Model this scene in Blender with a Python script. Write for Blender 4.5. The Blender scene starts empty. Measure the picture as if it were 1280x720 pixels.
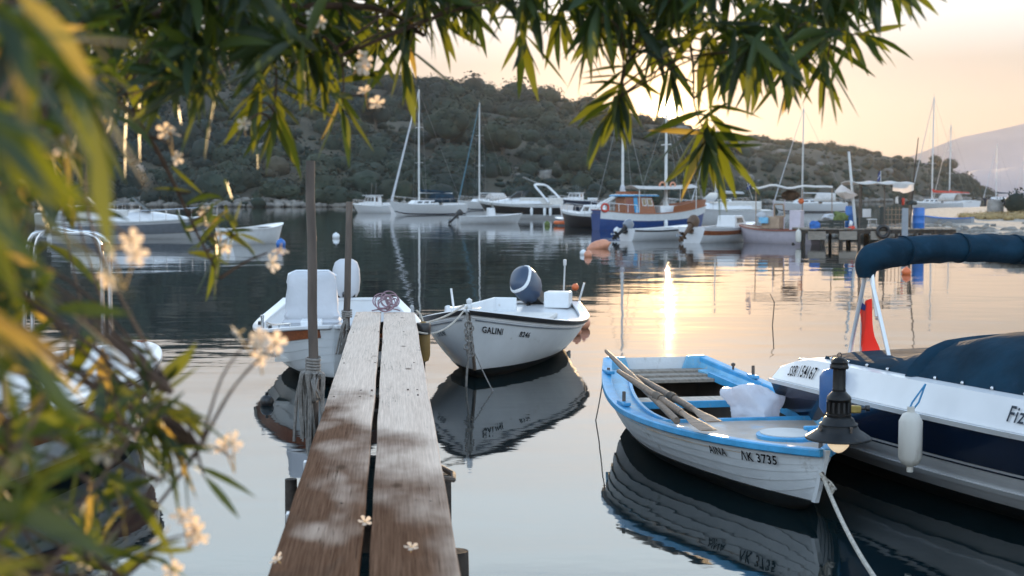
import bpy, math, random
import numpy as np
from mathutils import Vector, Matrix, noise as mnoise
R = math.radians
rng = random.Random(11)
nr = np.random.default_rng(5)
S = bpy.context.scene
COL = S.collection

# ---------------------------------------------------------------- camera
F, HC = 1777.8, 1.7                      # a 50 mm lens, eye 1.7 m above the water
PITCH = math.atan((360 - 243) / F)
cd = bpy.data.cameras.new('camera')
cam = bpy.data.objects.new('camera', cd); COL.objects.link(cam)
cam.location = (0, 0, HC); cam.rotation_euler = (math.pi / 2 - PITCH, 0, 0)
cd.lens = 50; cd.sensor_width = 36; cd.clip_start = .05; cd.clip_end = 20000
cd.dof.use_dof = True; cd.dof.focus_distance = 9.8; cd.dof.aperture_fstop = 4.0
S.camera = cam

# ---------------------------------------------------------------- sky, sun, exposure
SUN_EL, SUN_AZ = R(3.40), R(6.25)         # azimuth east of +Y
SD = Vector((math.sin(SUN_AZ) * math.cos(SUN_EL), math.cos(SUN_AZ) * math.cos(SUN_EL), math.sin(SUN_EL)))
W = bpy.data.worlds.new('World'); S.world = W; W.use_nodes = True
nt = W.node_tree; nt.nodes.clear()
def nn(t, **k):
    n = nt.nodes.new(t)
    for a, b in k.items(): setattr(n, a, b)
    return n
sky = nn('ShaderNodeTexSky', sky_type='NISHITA'); sky.sun_disc = False
sky.sun_elevation = SUN_EL; sky.sun_rotation = SUN_AZ; sky.air_density = 1.2; sky.dust_density = 2.0
bg1 = nn('ShaderNodeBackground'); bg1.inputs[1].default_value = .05
hs = nn('ShaderNodeHueSaturation'); hs.inputs['Saturation'].default_value = .35; hs.inputs['Value'].default_value = .10
nt.links.new(sky.outputs[0], hs.inputs['Color']); nt.links.new(hs.outputs[0], bg1.inputs[0])
geo = nn('ShaderNodeTexCoord'); sep = nn('ShaderNodeSeparateXYZ'); nt.links.new(geo.outputs['Generated'], sep.inputs[0])
rmp = nn('ShaderNodeValToRGB'); nt.links.new(sep.outputs[2], rmp.inputs[0])
SKYR = [(0, (.39, .275, .21)), (.05, (.42, .33, .262)), (.09, (.40, .36, .325)), (.14, (.78, .82, .85)), (.25, (1.28, 1.55, 1.72)), (.5, (.62, .82, 1.08)), (1, (.30, .43, .63))]
cr = rmp.color_ramp
while len(cr.elements) < len(SKYR): cr.elements.new(.5)
for e, (p, c) in zip(cr.elements, SKYR): e.position = p; e.color = (*c, 1)
bg2 = nn('ShaderNodeBackground'); bg2.inputs[1].default_value = .80
nt.links.new(rmp.outputs[0], bg2.inputs[0])
dot = nn('ShaderNodeVectorMath', operation='DOT_PRODUCT'); nt.links.new(geo.outputs['Generated'], dot.inputs[0]); dot.inputs[1].default_value = SD
def aur(power, k):
    p = nn('ShaderNodeMath', operation='POWER', use_clamp=False); m0 = nn('ShaderNodeMath', operation='MAXIMUM'); m0.inputs[1].default_value = 0
    nt.links.new(dot.outputs['Value'], m0.inputs[0]); nt.links.new(m0.outputs[0], p.inputs[0]); p.inputs[1].default_value = power
    m = nn('ShaderNodeMath', operation='MULTIPLY'); nt.links.new(p.outputs[0], m.inputs[0]); m.inputs[1].default_value = k
    return m
def emis(col, src):
    b = nn('ShaderNodeBackground'); b.inputs[0].default_value = (*col, 1); nt.links.new(src.outputs[0], b.inputs[1]); return b
anti = nn('ShaderNodeMath', operation='MULTIPLY_ADD', use_clamp=True); nt.links.new(dot.outputs['Value'], anti.inputs[0]); anti.inputs[1].default_value = -.8; anti.inputs[2].default_value = .1
antk = nn('ShaderNodeMath', operation='MULTIPLY'); nt.links.new(anti.outputs[0], antk.inputs[0]); antk.inputs[1].default_value = .56
shaders = [bg1, bg2, emis((.50, .73, 1), antk), emis((1, .56, .22), aur(60, .07)), emis((1, .54, .17), aur(350, .52)), emis((1, .64, .24), aur(3000, 1.6)), emis((1, .82, .55), aur(90000, 30))]
acc = shaders[0]
for s_ in shaders[1:]:
    a = nn('ShaderNodeAddShader'); nt.links.new(acc.outputs[0], a.inputs[0]); nt.links.new(s_.outputs[0], a.inputs[1]); acc = a
wo = nn('ShaderNodeOutputWorld'); nt.links.new(acc.outputs[0], wo.inputs[0])
sl = bpy.data.lights.new('sun', 'SUN'); sl.energy = 5.0; sl.angle = R(.5); sl.color = (1, .68, .36)
so = bpy.data.objects.new('sun', sl); COL.objects.link(so); so.rotation_euler = SD.to_track_quat('Z', 'Y').to_euler()
S.view_settings.view_transform = 'Standard'; S.view_settings.look = 'None'
S.view_settings.exposure = .74; S.view_settings.gamma = 1
S.render.engine = 'CYCLES'
cy = S.cycles
cy.use_denoising = True; cy.max_bounces = 7; cy.diffuse_bounces = 3; cy.glossy_bounces = 4; cy.transmission_bounces = 5
cy.transparent_max_bounces = 8; cy.volume_bounces = 0; cy.caustics_reflective = False; cy.caustics_refractive = False
cy.sample_clamp_indirect = 4

# ---------------------------------------------------------------- pixel helpers (1280 x 720)
def ray(px, py):
    v = (360 - py) / F
    return Vector(((px - 640) / F, math.cos(PITCH) + v * math.sin(PITCH), -math.sin(PITCH) + v * math.cos(PITCH)))
def at(px, py, z=0.0):
    d = ray(px, py); return Vector((0, 0, HC)) + d * ((z - HC) / d.z)
def atY(px, py, Y):
    d = ray(px, py); return Vector((0, 0, HC)) + d * (Y / d.y)

def proj(w):
    w = Vector(w) - Vector((0, 0, HC)); d = w.y * math.cos(PITCH) - w.z * math.sin(PITCH); u = w.y * math.sin(PITCH) + w.z * math.cos(PITCH)
    return 640 + F * w.x / d, 360 - F * u / d

# ---------------------------------------------------------------- materials
def mat(name, col, rough=.5, metal=0, var=.12, scale=5, bump=0, bscale=60, coat=0, dirt=None, spec=.5, trans=0, tcol=None, stretch=None, alpha=1):
    m = bpy.data.materials.new(name); m.use_nodes = True
    t = m.node_tree; b = t.nodes['Principled BSDF']; L = t.links.new
    tc = t.nodes.new('ShaderNodeTexCoord'); src = tc.outputs['Object']
    if stretch:
        mp = t.nodes.new('ShaderNodeMapping'); mp.inputs['Scale'].default_value = stretch; L(src, mp.inputs[0]); src = mp.outputs[0]
    n = t.nodes.new('ShaderNodeTexNoise'); n.inputs['Scale'].default_value = scale; n.inputs['Detail'].default_value = 6; L(src, n.inputs['Vector'])
    mx = t.nodes.new('ShaderNodeMix'); mx.data_type = 'RGBA'
    mr = t.nodes.new('ShaderNodeMapRange'); mr.inputs[1].default_value = .3; mr.inputs[2].default_value = .7; L(n.outputs[0], mr.inputs[0])
    L(mr.outputs[0], mx.inputs[0])
    mx.inputs[6].default_value = (*[max(0, c * (1 - var)) for c in col], 1); mx.inputs[7].default_value = (*[min(1, c * (1 + var)) for c in col], 1)
    out = mx.outputs[2]
    if dirt:
        dc, amt, ds = dirt
        n2 = t.nodes.new('ShaderNodeTexNoise'); n2.inputs['Scale'].default_value = ds; n2.inputs['Detail'].default_value = 9; n2.inputs['Roughness'].default_value = .65; L(src, n2.inputs['Vector'])
        m2 = t.nodes.new('ShaderNodeMapRange'); m2.inputs[1].default_value = .66 - amt * .3; m2.inputs[2].default_value = .74; m2.inputs[4].default_value = .9; L(n2.outputs[0], m2.inputs[0])
        mx2 = t.nodes.new('ShaderNodeMix'); mx2.data_type = 'RGBA'; L(m2.outputs[0], mx2.inputs[0]); L(out, mx2.inputs[6]); mx2.inputs[7].default_value = (*dc, 1)
        out = mx2.outputs[2]
    L(out, b.inputs['Base Color'])
    b.inputs['Roughness'].default_value = rough; b.inputs['Metallic'].default_value = metal
    b.inputs['Coat Weight'].default_value = coat; b.inputs['Specular IOR Level'].default_value = spec
    if bump:
        n3 = t.nodes.new('ShaderNodeTexNoise'); n3.inputs['Scale'].default_value = bscale; n3.inputs['Detail'].default_value = 5; L(src, n3.inputs['Vector'])
        bp = t.nodes.new('ShaderNodeBump'); bp.inputs['Strength'].default_value = bump; bp.inputs['Distance'].default_value = .01
        L(n3.outputs[0], bp.inputs['Height']); L(bp.outputs[0], b.inputs['Normal'])
    if trans:
        o = [x for x in t.nodes if x.type == 'OUTPUT_MATERIAL'][0]
        tr = t.nodes.new('ShaderNodeBsdfTranslucent'); ms = t.nodes.new('ShaderNodeMixShader'); ms.inputs[0].default_value = trans
        if tcol: tr.inputs[0].default_value = (*tcol, 1)
        else: L(out, tr.inputs[0])
        L(b.outputs[0], ms.inputs[1]); L(tr.outputs[0], ms.inputs[2]); L(ms.outputs[0], o.inputs[0])
    return m
M = {}
def K(k, *a, **kw): M[k] = mat(k, *a, **kw)
K('white', (.70, .71, .72), .38, var=.06, dirt=((.40, .36, .30), .10, 7), coat=.15)
K('hull_old', (.66, .67, .68), .55, var=.08, dirt=((.28, .26, .23), .16, 5), bump=.25, bscale=30)
K('gel', (.66, .66, .67), .3, var=.05, coat=.25, dirt=((.45, .42, .38), .06, 6))
K('blue_paint', (.06, .33, .60), .32, var=.18, scale=9, dirt=((.40, .42, .42), .12, 16), bump=.3, bscale=45)
K('blue_worn', (.17, .44, .64), .38, var=.2, scale=7, dirt=((.55, .45, .36), .30, 9), bump=.3, bscale=45)
K('deck_worn', (.56, .44, .34), .32, var=.2, scale=5, dirt=((.20, .42, .64), .55, 5), bump=.3, bscale=60)
K('deck_light', (.60, .58, .55), .5, var=.1, bump=.2, bscale=80)
K('black_rim', (.018, .018, .02), .5, var=.3)
K('navy', (.005, .014, .038), .25, var=.1, coat=.4)
K('navy_cloth', (.006, .027, .048), .9, var=.4, scale=4, bump=.9, bscale=11, dirt=((.018, .048, .085), .2, 3), spec=.15)
K('blue_cloth', (.03, .12, .36), .85, var=.2, bump=.4, bscale=12)
K('dark_in', (.045, .034, .025), .8, var=.4)
K('grey_board', (.26, .22, .18), .7, var=.3, scale=3, stretch=(1, 14, 14), bump=.4, bscale=20)
K('pale_board', (.52, .43, .35), .65, var=.2, scale=3, stretch=(1, 14, 14), bump=.3, bscale=20)
K('oar', (.20, .138, .095), .6, var=.35, scale=4, stretch=(2, 14, 14), bump=.3, bscale=30)
K('oar_blade', (.30, .205, .14), .6, var=.3, scale=3, stretch=(2, 14, 14), bump=.3, bscale=30)
K('leather', (.10, .075, .055), .8, var=.3, bump=.5)
K('rust_iron', (.10, .075, .06), .75, var=.4, scale=14, bump=.5, bscale=60)
K('pole', (.11, .085, .07), .75, var=.5, scale=9, stretch=(1, 1, .25), bump=.6, bscale=30)
K('pile', (.045, .035, .028), .9, var=.5, scale=12, bump=1, bscale=30)
K('rope', (.52, .47, .40), .9, var=.25, scale=40, bump=1, bscale=160)
K('rope_grey', (.24, .22, .20), .9, var=.3, scale=40, bump=1, bscale=160)
K('rope_violet', (.26, .17, .20), .9, var=.3, scale=40)
K('rope_blue', (.04, .22, .42), .8)
K('metal', (.6, .6, .6), .25, metal=1, var=.1)
K('alu', (.66, .67, .69), .35, metal=.5, var=.06)
K('mast', (.62, .62, .61), .4, metal=.1, var=.05)
K('wire', (.22, .22, .22), .5, metal=.4)
K('black', (.016, .016, .017), .35, var=.2)
K('lamp_black', (.004, .0035, .0035), .4, var=.4, scale=20, coat=.0, spec=.3, dirt=((.03, .02, .015), .12, 26))
K('shade_grey', (.012, .013, .014), .45, var=.3, scale=12, spec=.3, dirt=((.05, .04, .03), .12, 18))
K('brass', (.33, .24, .07), .45, metal=.7, var=.25, scale=30)
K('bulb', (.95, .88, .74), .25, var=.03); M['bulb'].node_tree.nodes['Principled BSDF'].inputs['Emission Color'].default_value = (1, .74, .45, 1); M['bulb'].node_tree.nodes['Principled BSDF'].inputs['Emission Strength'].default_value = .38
K('motor_blue', (.028, .050, .09), .4, coat=.1, var=.15)
K('motor_grey', (.20, .22, .25), .35, coat=.2)
K('motor_brown', (.10, .055, .03), .5)
K('cover_white', (.50, .505, .53), .8, var=.08, bump=1, bscale=9)
K('bag', (.80, .84, .92), .25, var=.05, trans=.5, tcol=(.85, .85, .9), bump=.6, bscale=30)
K('orange_wood', (.26, .075, .025), .4, var=.3, scale=3, stretch=(2, 14, 14), coat=.3)
K('wood_red', (.30, .10, .04), .4, var=.3, scale=3, stretch=(2, 14, 14), coat=.4)
K('rust_band', (.24, .07, .025), .5, var=.2)
K('peach', (.62, .26, .15), .45, var=.15, dirt=((.3, .16, .1), .2, 8))
K('orange', (.72, .16, .05), .45, var=.15)
K('red', (.70, .07, .04), .6, var=.15, trans=.45, tcol=(.85, .10, .05))
K('red_cloth', (.55, .06, .035), .8)
K('flag_blue', (.03, .05, .22), .7, trans=.3)
K('flag_white', (.75, .75, .75), .7, trans=.3)
K('canvas', (.70, .68, .66), .8, trans=.35, tcol=(.75, .65, .55), bump=.3, bscale=6)
K('glass', (.02, .028, .032), .08, var=.2, spec=.8)
K('glass_warm', (.32, .24, .14), .12, var=.3)
K('lilac', (.60, .54, .60), .5, var=.06, dirt=((.4, .33, .3), .15, 6))
K('rim_red', (.26, .09, .06), .5)
K('hull_blue', (.014, .055, .20), .3, coat=.3)
K('hull_navy', (.012, .022, .05), .3, coat=.3)
K('hull_black', (.010, .011, .014), .35)
K('teal', (.03, .12, .17), .5)
K('plastic_blue', (.02, .14, .45), .35)
K('plastic_dark', (.02, .028, .024), .5)
K('fender_white', (.60, .56, .50), .5, var=.12, scale=9, stretch=(1, 1, .3), dirt=((.30, .26, .2), .25, 8))
K('fender_blue', (.03, .10, .25), .45)
K('yellow_brown', (.22, .13, .035), .6, var=.25)
K('brown_straw', (.085, .05, .03), .95, var=.5, scale=12, bump=1)
K('skin_wood', (.36, .25, .17), .7, var=.25)
K('green_net', (.13, .17, .05), .9, var=.4)
K('grey_paint', (.26, .28, .31), .6)
K('leaf', (.030, .058, .012), .52, var=.45, scale=6, trans=.36, tcol=(.27, .30, .02))
K('leaf_dark', (.014, .030, .008), .52, var=.4, scale=6, trans=.25, tcol=(.10, .16, .012))
K('leaf_sunlit', (.17, .11, .025), .5, var=.35, scale=6, trans=.5, tcol=(.66, .47, .10))  # leaf copy with the golden backlight painted into its colour
K('twig', (.09, .05, .03), .8, var=.3, scale=20, bump=.5)
K('petal', (.82, .72, .60), .55, var=.1, scale=30, trans=.5, tcol=(.98, .80, .58))
K('petal_mid', (.70, .42, .16), .6)
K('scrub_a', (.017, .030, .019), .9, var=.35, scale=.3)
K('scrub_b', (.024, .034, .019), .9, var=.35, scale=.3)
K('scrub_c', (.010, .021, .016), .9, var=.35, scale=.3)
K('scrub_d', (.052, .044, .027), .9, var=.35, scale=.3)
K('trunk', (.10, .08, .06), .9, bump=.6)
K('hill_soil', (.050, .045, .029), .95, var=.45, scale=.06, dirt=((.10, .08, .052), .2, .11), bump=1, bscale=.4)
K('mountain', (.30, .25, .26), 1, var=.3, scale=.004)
K('shore_rock', (.19, .175, .155), .9, var=.4, scale=.9, bump=1, bscale=1.5)
K('gravel', (.30, .265, .225), .95, var=.35, scale=5, dirt=((.11, .10, .085), .3, 3), bump=1, bscale=9)
K('bank', (.16, .13, .09), .95, var=.4, scale=6, bump=.8, bscale=18)
K('dry_grass', (.30, .21, .09), .9, var=.3)
K('concrete', (.25, .24, .225), .85, var=.3, scale=3, dirt=((.08, .07, .06), .3, 4), bump=.5)
K('bottom_paint', (.010, .013, .014), .6, var=.4, scale=8, dirt=((.03, .035, .02), .2, 12), spec=.2)
K('ink', (.012, .012, .014), 1, spec=0)
K('ink_grey', (.05, .06, .075), 1, spec=0)
K('sticker_blue', (.05, .07, .25), .5)

# ---------------------------------------------------------------- mesh builder
def sm(a, b, x):
    t = min(1, max(0, (x - a) / (b - a))); return t * t * (3 - 2 * t)
class MB:
    def __init__(s): s.v = []; s.f = []; s.m = []; s.mi = 0
    def add(s, vs, fs):
        o = len(s.v); s.v += [tuple(p) for p in vs]
        for f in fs: s.f.append([o + i for i in f]); s.m.append(s.mi)
        return s
    def box(s, c, sz, rz=0, rot=None):
        mtx = rot if rot is not None else Matrix.Rotation(rz, 3, 'Z'); c = Vector(c)
        vs = [c + mtx @ Vector((x * sz[0] / 2, y * sz[1] / 2, z * sz[2] / 2)) for x in (-1, 1) for y in (-1, 1) for z in (-1, 1)]
        return s.add(vs, [(0, 1, 3, 2), (4, 6, 7, 5), (0, 4, 5, 1), (2, 3, 7, 6), (0, 2, 6, 4), (1, 5, 7, 3)])
    def hexa(s, b4, t4):
        return s.add(list(b4) + list(t4), [(3, 2, 1, 0), (4, 5, 6, 7), (0, 1, 5, 4), (1, 2, 6, 5), (2, 3, 7, 6), (3, 0, 4, 7)])
    def loft(s, rings, closed=True, cap=True):
        n = len(rings[0]); vs = [p for r in rings for p in r]; fs = []
        for i in range(len(rings) - 1):
            for j in range(n if closed else n - 1):
                k = (j + 1) % n; fs.append((i * n + j, i * n + k, (i + 1) * n + k, (i + 1) * n + j))
        if cap and closed: fs.append(tuple(range(n - 1, -1, -1))); fs.append(tuple((len(rings) - 1) * n + j for j in range(n)))
        return s.add(vs, fs)
    def tube(s, pts, r, seg=8, cap=True):
        pts = [Vector(p) for p in pts]; rs = r if isinstance(r, (list, tuple)) else [r] * len(pts)
        rings = []; up = None
        for i, p in enumerate(pts):
            d = (pts[min(i + 1, len(pts) - 1)] - pts[max(i - 1, 0)]).normalized()
            if up is None: up = Vector((0, 0, 1)) if abs(d.z) < .9 else Vector((1, 0, 0))
            a = d.cross(up)
            if a.length < 1e-5: a = d.orthogonal()
            a.normalize(); b = a.cross(d).normalized(); up = b
            rings.append([p + (a * math.cos(k * 2 * math.pi / seg) + b * math.sin(k * 2 * math.pi / seg)) * rs[i] for k in range(seg)])
        return s.loft(rings, True, cap)
    def lathe(s, prof, c=(0, 0, 0), seg=24, mtx=None):
        c = Vector(c); rings = []
        for (r, z) in prof:
            rg = [Vector((max(r, 1e-4) * math.cos(k * 2 * math.pi / seg), max(r, 1e-4) * math.sin(k * 2 * math.pi / seg), z)) for k in range(seg)]
            rings.append([c + (mtx @ p if mtx is not None else p) for p in rg])
        return s.loft(rings, True, True)
    def ball(s, c, r, seg=16, n=9, sc=(1, 1, 1)):
        return s.add(*_ball(c, r, seg, n, sc))
    def torus(s, c, R0, r, mtx=None, seg=24, ss=8):
        c = Vector(c); vs = []; fs = []
        for i in range(seg):
            a = i * 2 * math.pi / seg
            for j in range(ss):
                b = j * 2 * math.pi / ss
                p = Vector(((R0 + r * math.cos(b)) * math.cos(a), (R0 + r * math.cos(b)) * math.sin(a), r * math.sin(b)))
                vs.append(c + (mtx @ p if mtx is not None else p))
        for i in range(seg):
            for j in range(ss):
                fs.append((i * ss + j, ((i + 1) % seg) * ss + j, ((i + 1) % seg) * ss + (j + 1) % ss, i * ss + (j + 1) % ss))
        return s.add(vs, fs)
    def sheet(s, grid, thk=0.0):
        """grid: rows of points; thk > 0 gives it a real thickness along -z"""
        n = len(grid[0]); k = len(grid)
        vs = [Vector(p) for r in grid for p in r]; fs = [(i * n + j, i * n + j + 1, (i + 1) * n + j + 1, (i + 1) * n + j) for i in range(k - 1) for j in range(n - 1)]
        if thk:
            o = len(vs); vs += [p - Vector((0, 0, thk)) for p in vs]
            fs += [tuple(reversed([o + a for a in f])) for f in list(fs)]
            bd = [j for j in range(n)] + [i * n + n - 1 for i in range(1, k)] + [(k - 1) * n + j for j in range(n - 2, -1, -1)] + [i * n for i in range(k - 2, 0, -1)]
            for a, b in zip(bd, bd[1:] + bd[:1]): fs.append((a, o + a, o + b, b))
        return s.add(vs, fs)
    def build(s, name, mats, parent=None, smooth=40, bevel=0, loc=None, rot=None):
        me = bpy.data.meshes.new(name); me.from_pydata(s.v, [], s.f)
        for m_ in (mats if isinstance(mats, (list, tuple)) else [mats]): me.materials.append(M[m_] if isinstance(m_, str) else m_)
        if any(s.m): me.polygons.foreach_set('material_index', s.m)
        bm_fix(me)
        if smooth:
            me.polygons.foreach_set('use_smooth', [True] * len(me.polygons)); me.set_sharp_from_angle(angle=R(smooth))
        o = bpy.data.objects.new(name, me); COL.objects.link(o)
        if parent is not None: o.parent = parent
        if loc is not None: o.location = loc
        if rot is not None: o.rotation_euler = rot
        if bevel:
            b = o.modifiers.new('bevel', 'BEVEL'); b.width = bevel; b.segments = 2; b.limit_method = 'ANGLE'; b.angle_limit = R(40)
        return o
def bm_fix(me):
    import bmesh
    if len(me.polygons) > 40000: return
    b = bmesh.new(); b.from_mesh(me); bmesh.ops.recalc_face_normals(b, faces=b.faces); b.to_mesh(me); b.free()
def _ball(c, r, seg, n, sc):
    c = Vector(c); vs = []; fs = []
    for i in range(n + 1):
        a = math.pi * i / n - math.pi / 2
        for j in range(seg):
            b = 2 * math.pi * j / seg
            vs.append(c + Vector((r * sc[0] * max(math.cos(a), 1e-3) * math.cos(b), r * sc[1] * max(math.cos(a), 1e-3) * math.sin(b), r * sc[2] * math.sin(a))))
    for i in range(n):
        for j in range(seg): fs.append((i * seg + j, i * seg + (j + 1) % seg, (i + 1) * seg + (j + 1) % seg, (i + 1) * seg + j))
    return vs, fs
def tag(o, label=None, cat=None, group=None, kind=None):
    if label: o['label'] = label
    if cat: o['category'] = cat
    if group: o['group'] = group
    if kind: o['kind'] = kind
    return o
def thing(name, label, cat, loc=(0, 0, 0), rz=0, group=None):
    o = bpy.data.objects.new(name, None); COL.objects.link(o); o.location = loc; o.rotation_euler = (0, 0, rz); o.empty_display_size = .2
    return tag(o, label, cat, group)
def struct(o): o['kind'] = 'structure'; return o
def tree_copy(o, loc, rz=0, label=None, sc=None):
    c = o.copy(); COL.objects.link(c); c.location = loc; c.rotation_euler = (0, 0, rz)
    if label: c['label'] = label
    if sc: c.scale = sc
    for ch in list(o.children):
        d = ch.copy(); COL.objects.link(d); d.parent = c
        for g in list(ch.children):
            e = g.copy(); COL.objects.link(e); e.parent = d
    return c
def sag(a, b, drop, n=14):
    a, b = Vector(a), Vector(b)
    return [a.lerp(b, i / n) - Vector((0, 0, drop * 4 * (i / n) * (1 - i / n))) for i in range(n + 1)]
def smooth_path(pts, n=6):
    pts = [Vector(p) for p in pts]; out = []
    for i in range(len(pts) - 1):
        p0, p1, p2, p3 = pts[max(i - 1, 0)], pts[i], pts[i + 1], pts[min(i + 2, len(pts) - 1)]
        for k in range(n):
            t = k / n
            out.append(.5 * ((2 * p1) + (p2 - p0) * t + (2 * p0 - 5 * p1 + 4 * p2 - p3) * t * t + (3 * p1 - p0 - 3 * p2 + p3) * t ** 3))
    out.append(pts[-1]); return out

WATER = -.1
# ---------------------------------------------------------------- hull shape
class Hull:
    def __init__(s, L, B, f0, f1, f2, tr=.7, pb=2.2, qq=.7, rake=.2, draft=.15, e0=.3, e1=.8):
        s.L, s.B, s.f, s.tr, s.pb, s.qq, s.rake, s.draft, s.e0, s.e1 = L, B, (f0, f1, f2), tr, pb, qq, rake, draft, e0, e1
    def b(s, t):
        tm = .45
        v = s.tr + (1 - s.tr) * math.sin(math.pi / 2 * t / tm) if t < tm else max(1 - ((t - tm) / (1 - tm)) ** s.pb, 0) ** s.qq
        return max(v * s.B / 2, .012)
    def zs(s, t):
        a, b, c = s.f; return a * (1 - t) * (1 - 2 * t) + b * 4 * t * (1 - t) + c * t * (2 * t - 1)
    def zk(s, t): return -s.draft + s.draft * max(0, (t - .8) / .2) ** 2
    def p(s, t, v, side, off=0, inset=0):
        zk, zs = s.zk(t), s.zs(t); b = max(s.b(t) - inset, .006)
        e = s.e0 + (s.e1 - s.e0) * t ** 3
        y = b * max(v, 0) ** e + off
        return Vector((-s.L / 2 + s.L * t + s.rake * (v - 1) * t ** 4 + off * sm(.9, 1, t) * .6, y * side, zk + (zs - zk) * v))
    def v_of_z(s, t, z): return (z - s.zk(t)) / (s.zs(t) - s.zk(t))
    def ts(s, n=30): return [1 - (1 - i / n) ** 1.35 for i in range(n + 1)]
    def shell(s, planks=None, d=.012, n=30):
        prof = []
        if planks:
            prof = [(planks[1] * k / 5, 0) for k in range(5)] + [(planks[1], 0)]
            for a, b in zip(planks[1:], planks[2:]): prof += [(a, d), (b, 0)]
        else: prof = [(i / 12, 0) for i in range(13)]
        mb = MB(); rings = []
        for t in s.ts(n):
            rg = [s.p(t, v, 1, o * min(1, 1.2 - t)) for v, o in reversed(prof)] + [s.p(t, v, -1, o * min(1, 1.2 - t)) for v, o in prof]
            rings.append(rg)
        mb.loft(rings, False, False)
        k = len(prof)
        mb.add(rings[0], [(i, i + 1, 2 * k - 2 - i, 2 * k - 1 - i) for i in range(k - 1)])
        mb.add(rings[-1], [(i, i + 1, 2 * k - 2 - i, 2 * k - 1 - i) for i in range(k - 1)])
        return mb
    def rail(s, t0=0, t1=1, w=.05, h=.04, z=0, out=.012, n=30, transom=True):
        """gunwale: rectangular moulding along the sheer, both sides, closed round the stem"""
        mb = MB(); T = [t0 + (t1 - t0) * (1 - (1 - i / n) ** 1.35) for i in range(n + 1)]
        def ring(t, sd):
            q = s.p(t, 1, sd); b = s.b(t); i_ = max(b - w, .003)
            o = b + out; x = q.x; zz = q.z + z; fx = out * sm(.9, 1, t)
            return [Vector((x + fx, sd * o, zz - h)), Vector((x + fx, sd * o, zz)), Vector((x, sd * i_, zz)), Vector((x, sd * i_, zz - h))]
        for sd in (1, -1): mb.loft([ring(t, sd) for t in T])
        if transom:
            b = s.b(0); mb.box((-s.L / 2 + w / 2 - .004, 0, s.zs(0) + z - h / 2 - .003), (w, 2 * b - 2 * w - .004, h - .006))
        return mb
    def bottom(s, parent, off=.008, top=0.0):
        s.strip(0, 0, off, 0, .999, 30, -s.draft * .999, top).build('bottom_paint', 'bottom_paint', parent)
    def strip(s, v0, v1, off=.01, t0=0, t1=1, n=26, z0=None, z1=None):
        mb = MB()
        for sd in (1, -1):
            rings = []
            for i in range(n + 1):
                t = t0 + (t1 - t0) * (1 - (1 - i / n) ** 1.35)
                a = v0 if z0 is None else s.v_of_z(t, z0); c = v1 if z1 is None else s.v_of_z(t, z1)
                a = min(max(a, 0), 1.3); c = max(c, a + .004)
                rings.append([s.p(t, a, sd, -.004)] + [s.p(t, a + (c - a) * k_ / 4, sd, off) for k_ in range(5)] + [s.p(t, c, sd, -.004)])
            mb.loft(rings, True, True)
        return mb
    def deck(s, t0=0, t1=1, drop=0, camber=.02, inset=.01, n=20, thk=.02, m=8):
        g = []
        for i in range(n + 1):
            t = t0 + (t1 - t0) * i / n; b = max(s.b(t) - inset, .004); z = s.zs(t) - drop; x = -s.L / 2 + s.L * t
            g.append([Vector((x, b * (2 * j / m - 1), z + camber * (1 - (2 * j / m - 1) ** 2))) for j in range(m + 1)])
        return MB().sheet(g, thk)
    def inner(s, t0=.02, t1=.98, thk=.035, zf=-.02, n=24, top=.004, notch=0):
        """lining: inner sides and floor"""
        mb = MB(); rings = []
        for i in range(n + 1):
            t = t0 + (t1 - t0) * i / n; vf = s.v_of_z(t, zf)
            vs = [vf + (1 - vf) * k / 6 for k in range(7)]
            def q(v, sd):
                a = s.p(t, max(v, 0), sd, 0, thk); 
                if v == 1: a.z -= top
                return a
            rings.append([q(v, 1) for v in reversed(vs)] + [q(v, -1) for v in vs])
        mb.loft(rings, False, False)
        k = 7
        for j, rg in enumerate((rings[0], rings[-1])): mb.add(rg, [(i, i + 1, 2 * k - 2 - i, 2 * k - 1 - i) for i in range(0 if j else notch, k - 1)])
        return mb
    def text(s, txt, t0, drop, size, side, parent, m, off=.014, xs=.85, name='lettering', shear=0):
        cu = bpy.data.curves.new('lettering', 'FONT'); cu.body = txt; cu.size = size; cu.resolution_u = 2; cu.offset = size * .022; cu.space_character = 1.12; cu.shear = shear
        ob = bpy.data.objects.new('lettering', cu); COL.objects.link(ob)
        bpy.context.view_layer.update()
        me = bpy.data.meshes.new_from_object(ob.evaluated_get(bpy.context.evaluated_depsgraph_get())); bpy.data.objects.remove(ob)
        for v in me.vertices:
            t = t0 + (-side) * v.co.x * xs / s.L
            z = s.zs(t) - drop + v.co.y
            v.co = s.p(t, s.v_of_z(t, z), side, off)
        me.materials.clear(); me.materials.append(M[m])
        o = bpy.data.objects.new(name, me); COL.objects.link(o); o.parent = parent; return o

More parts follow.
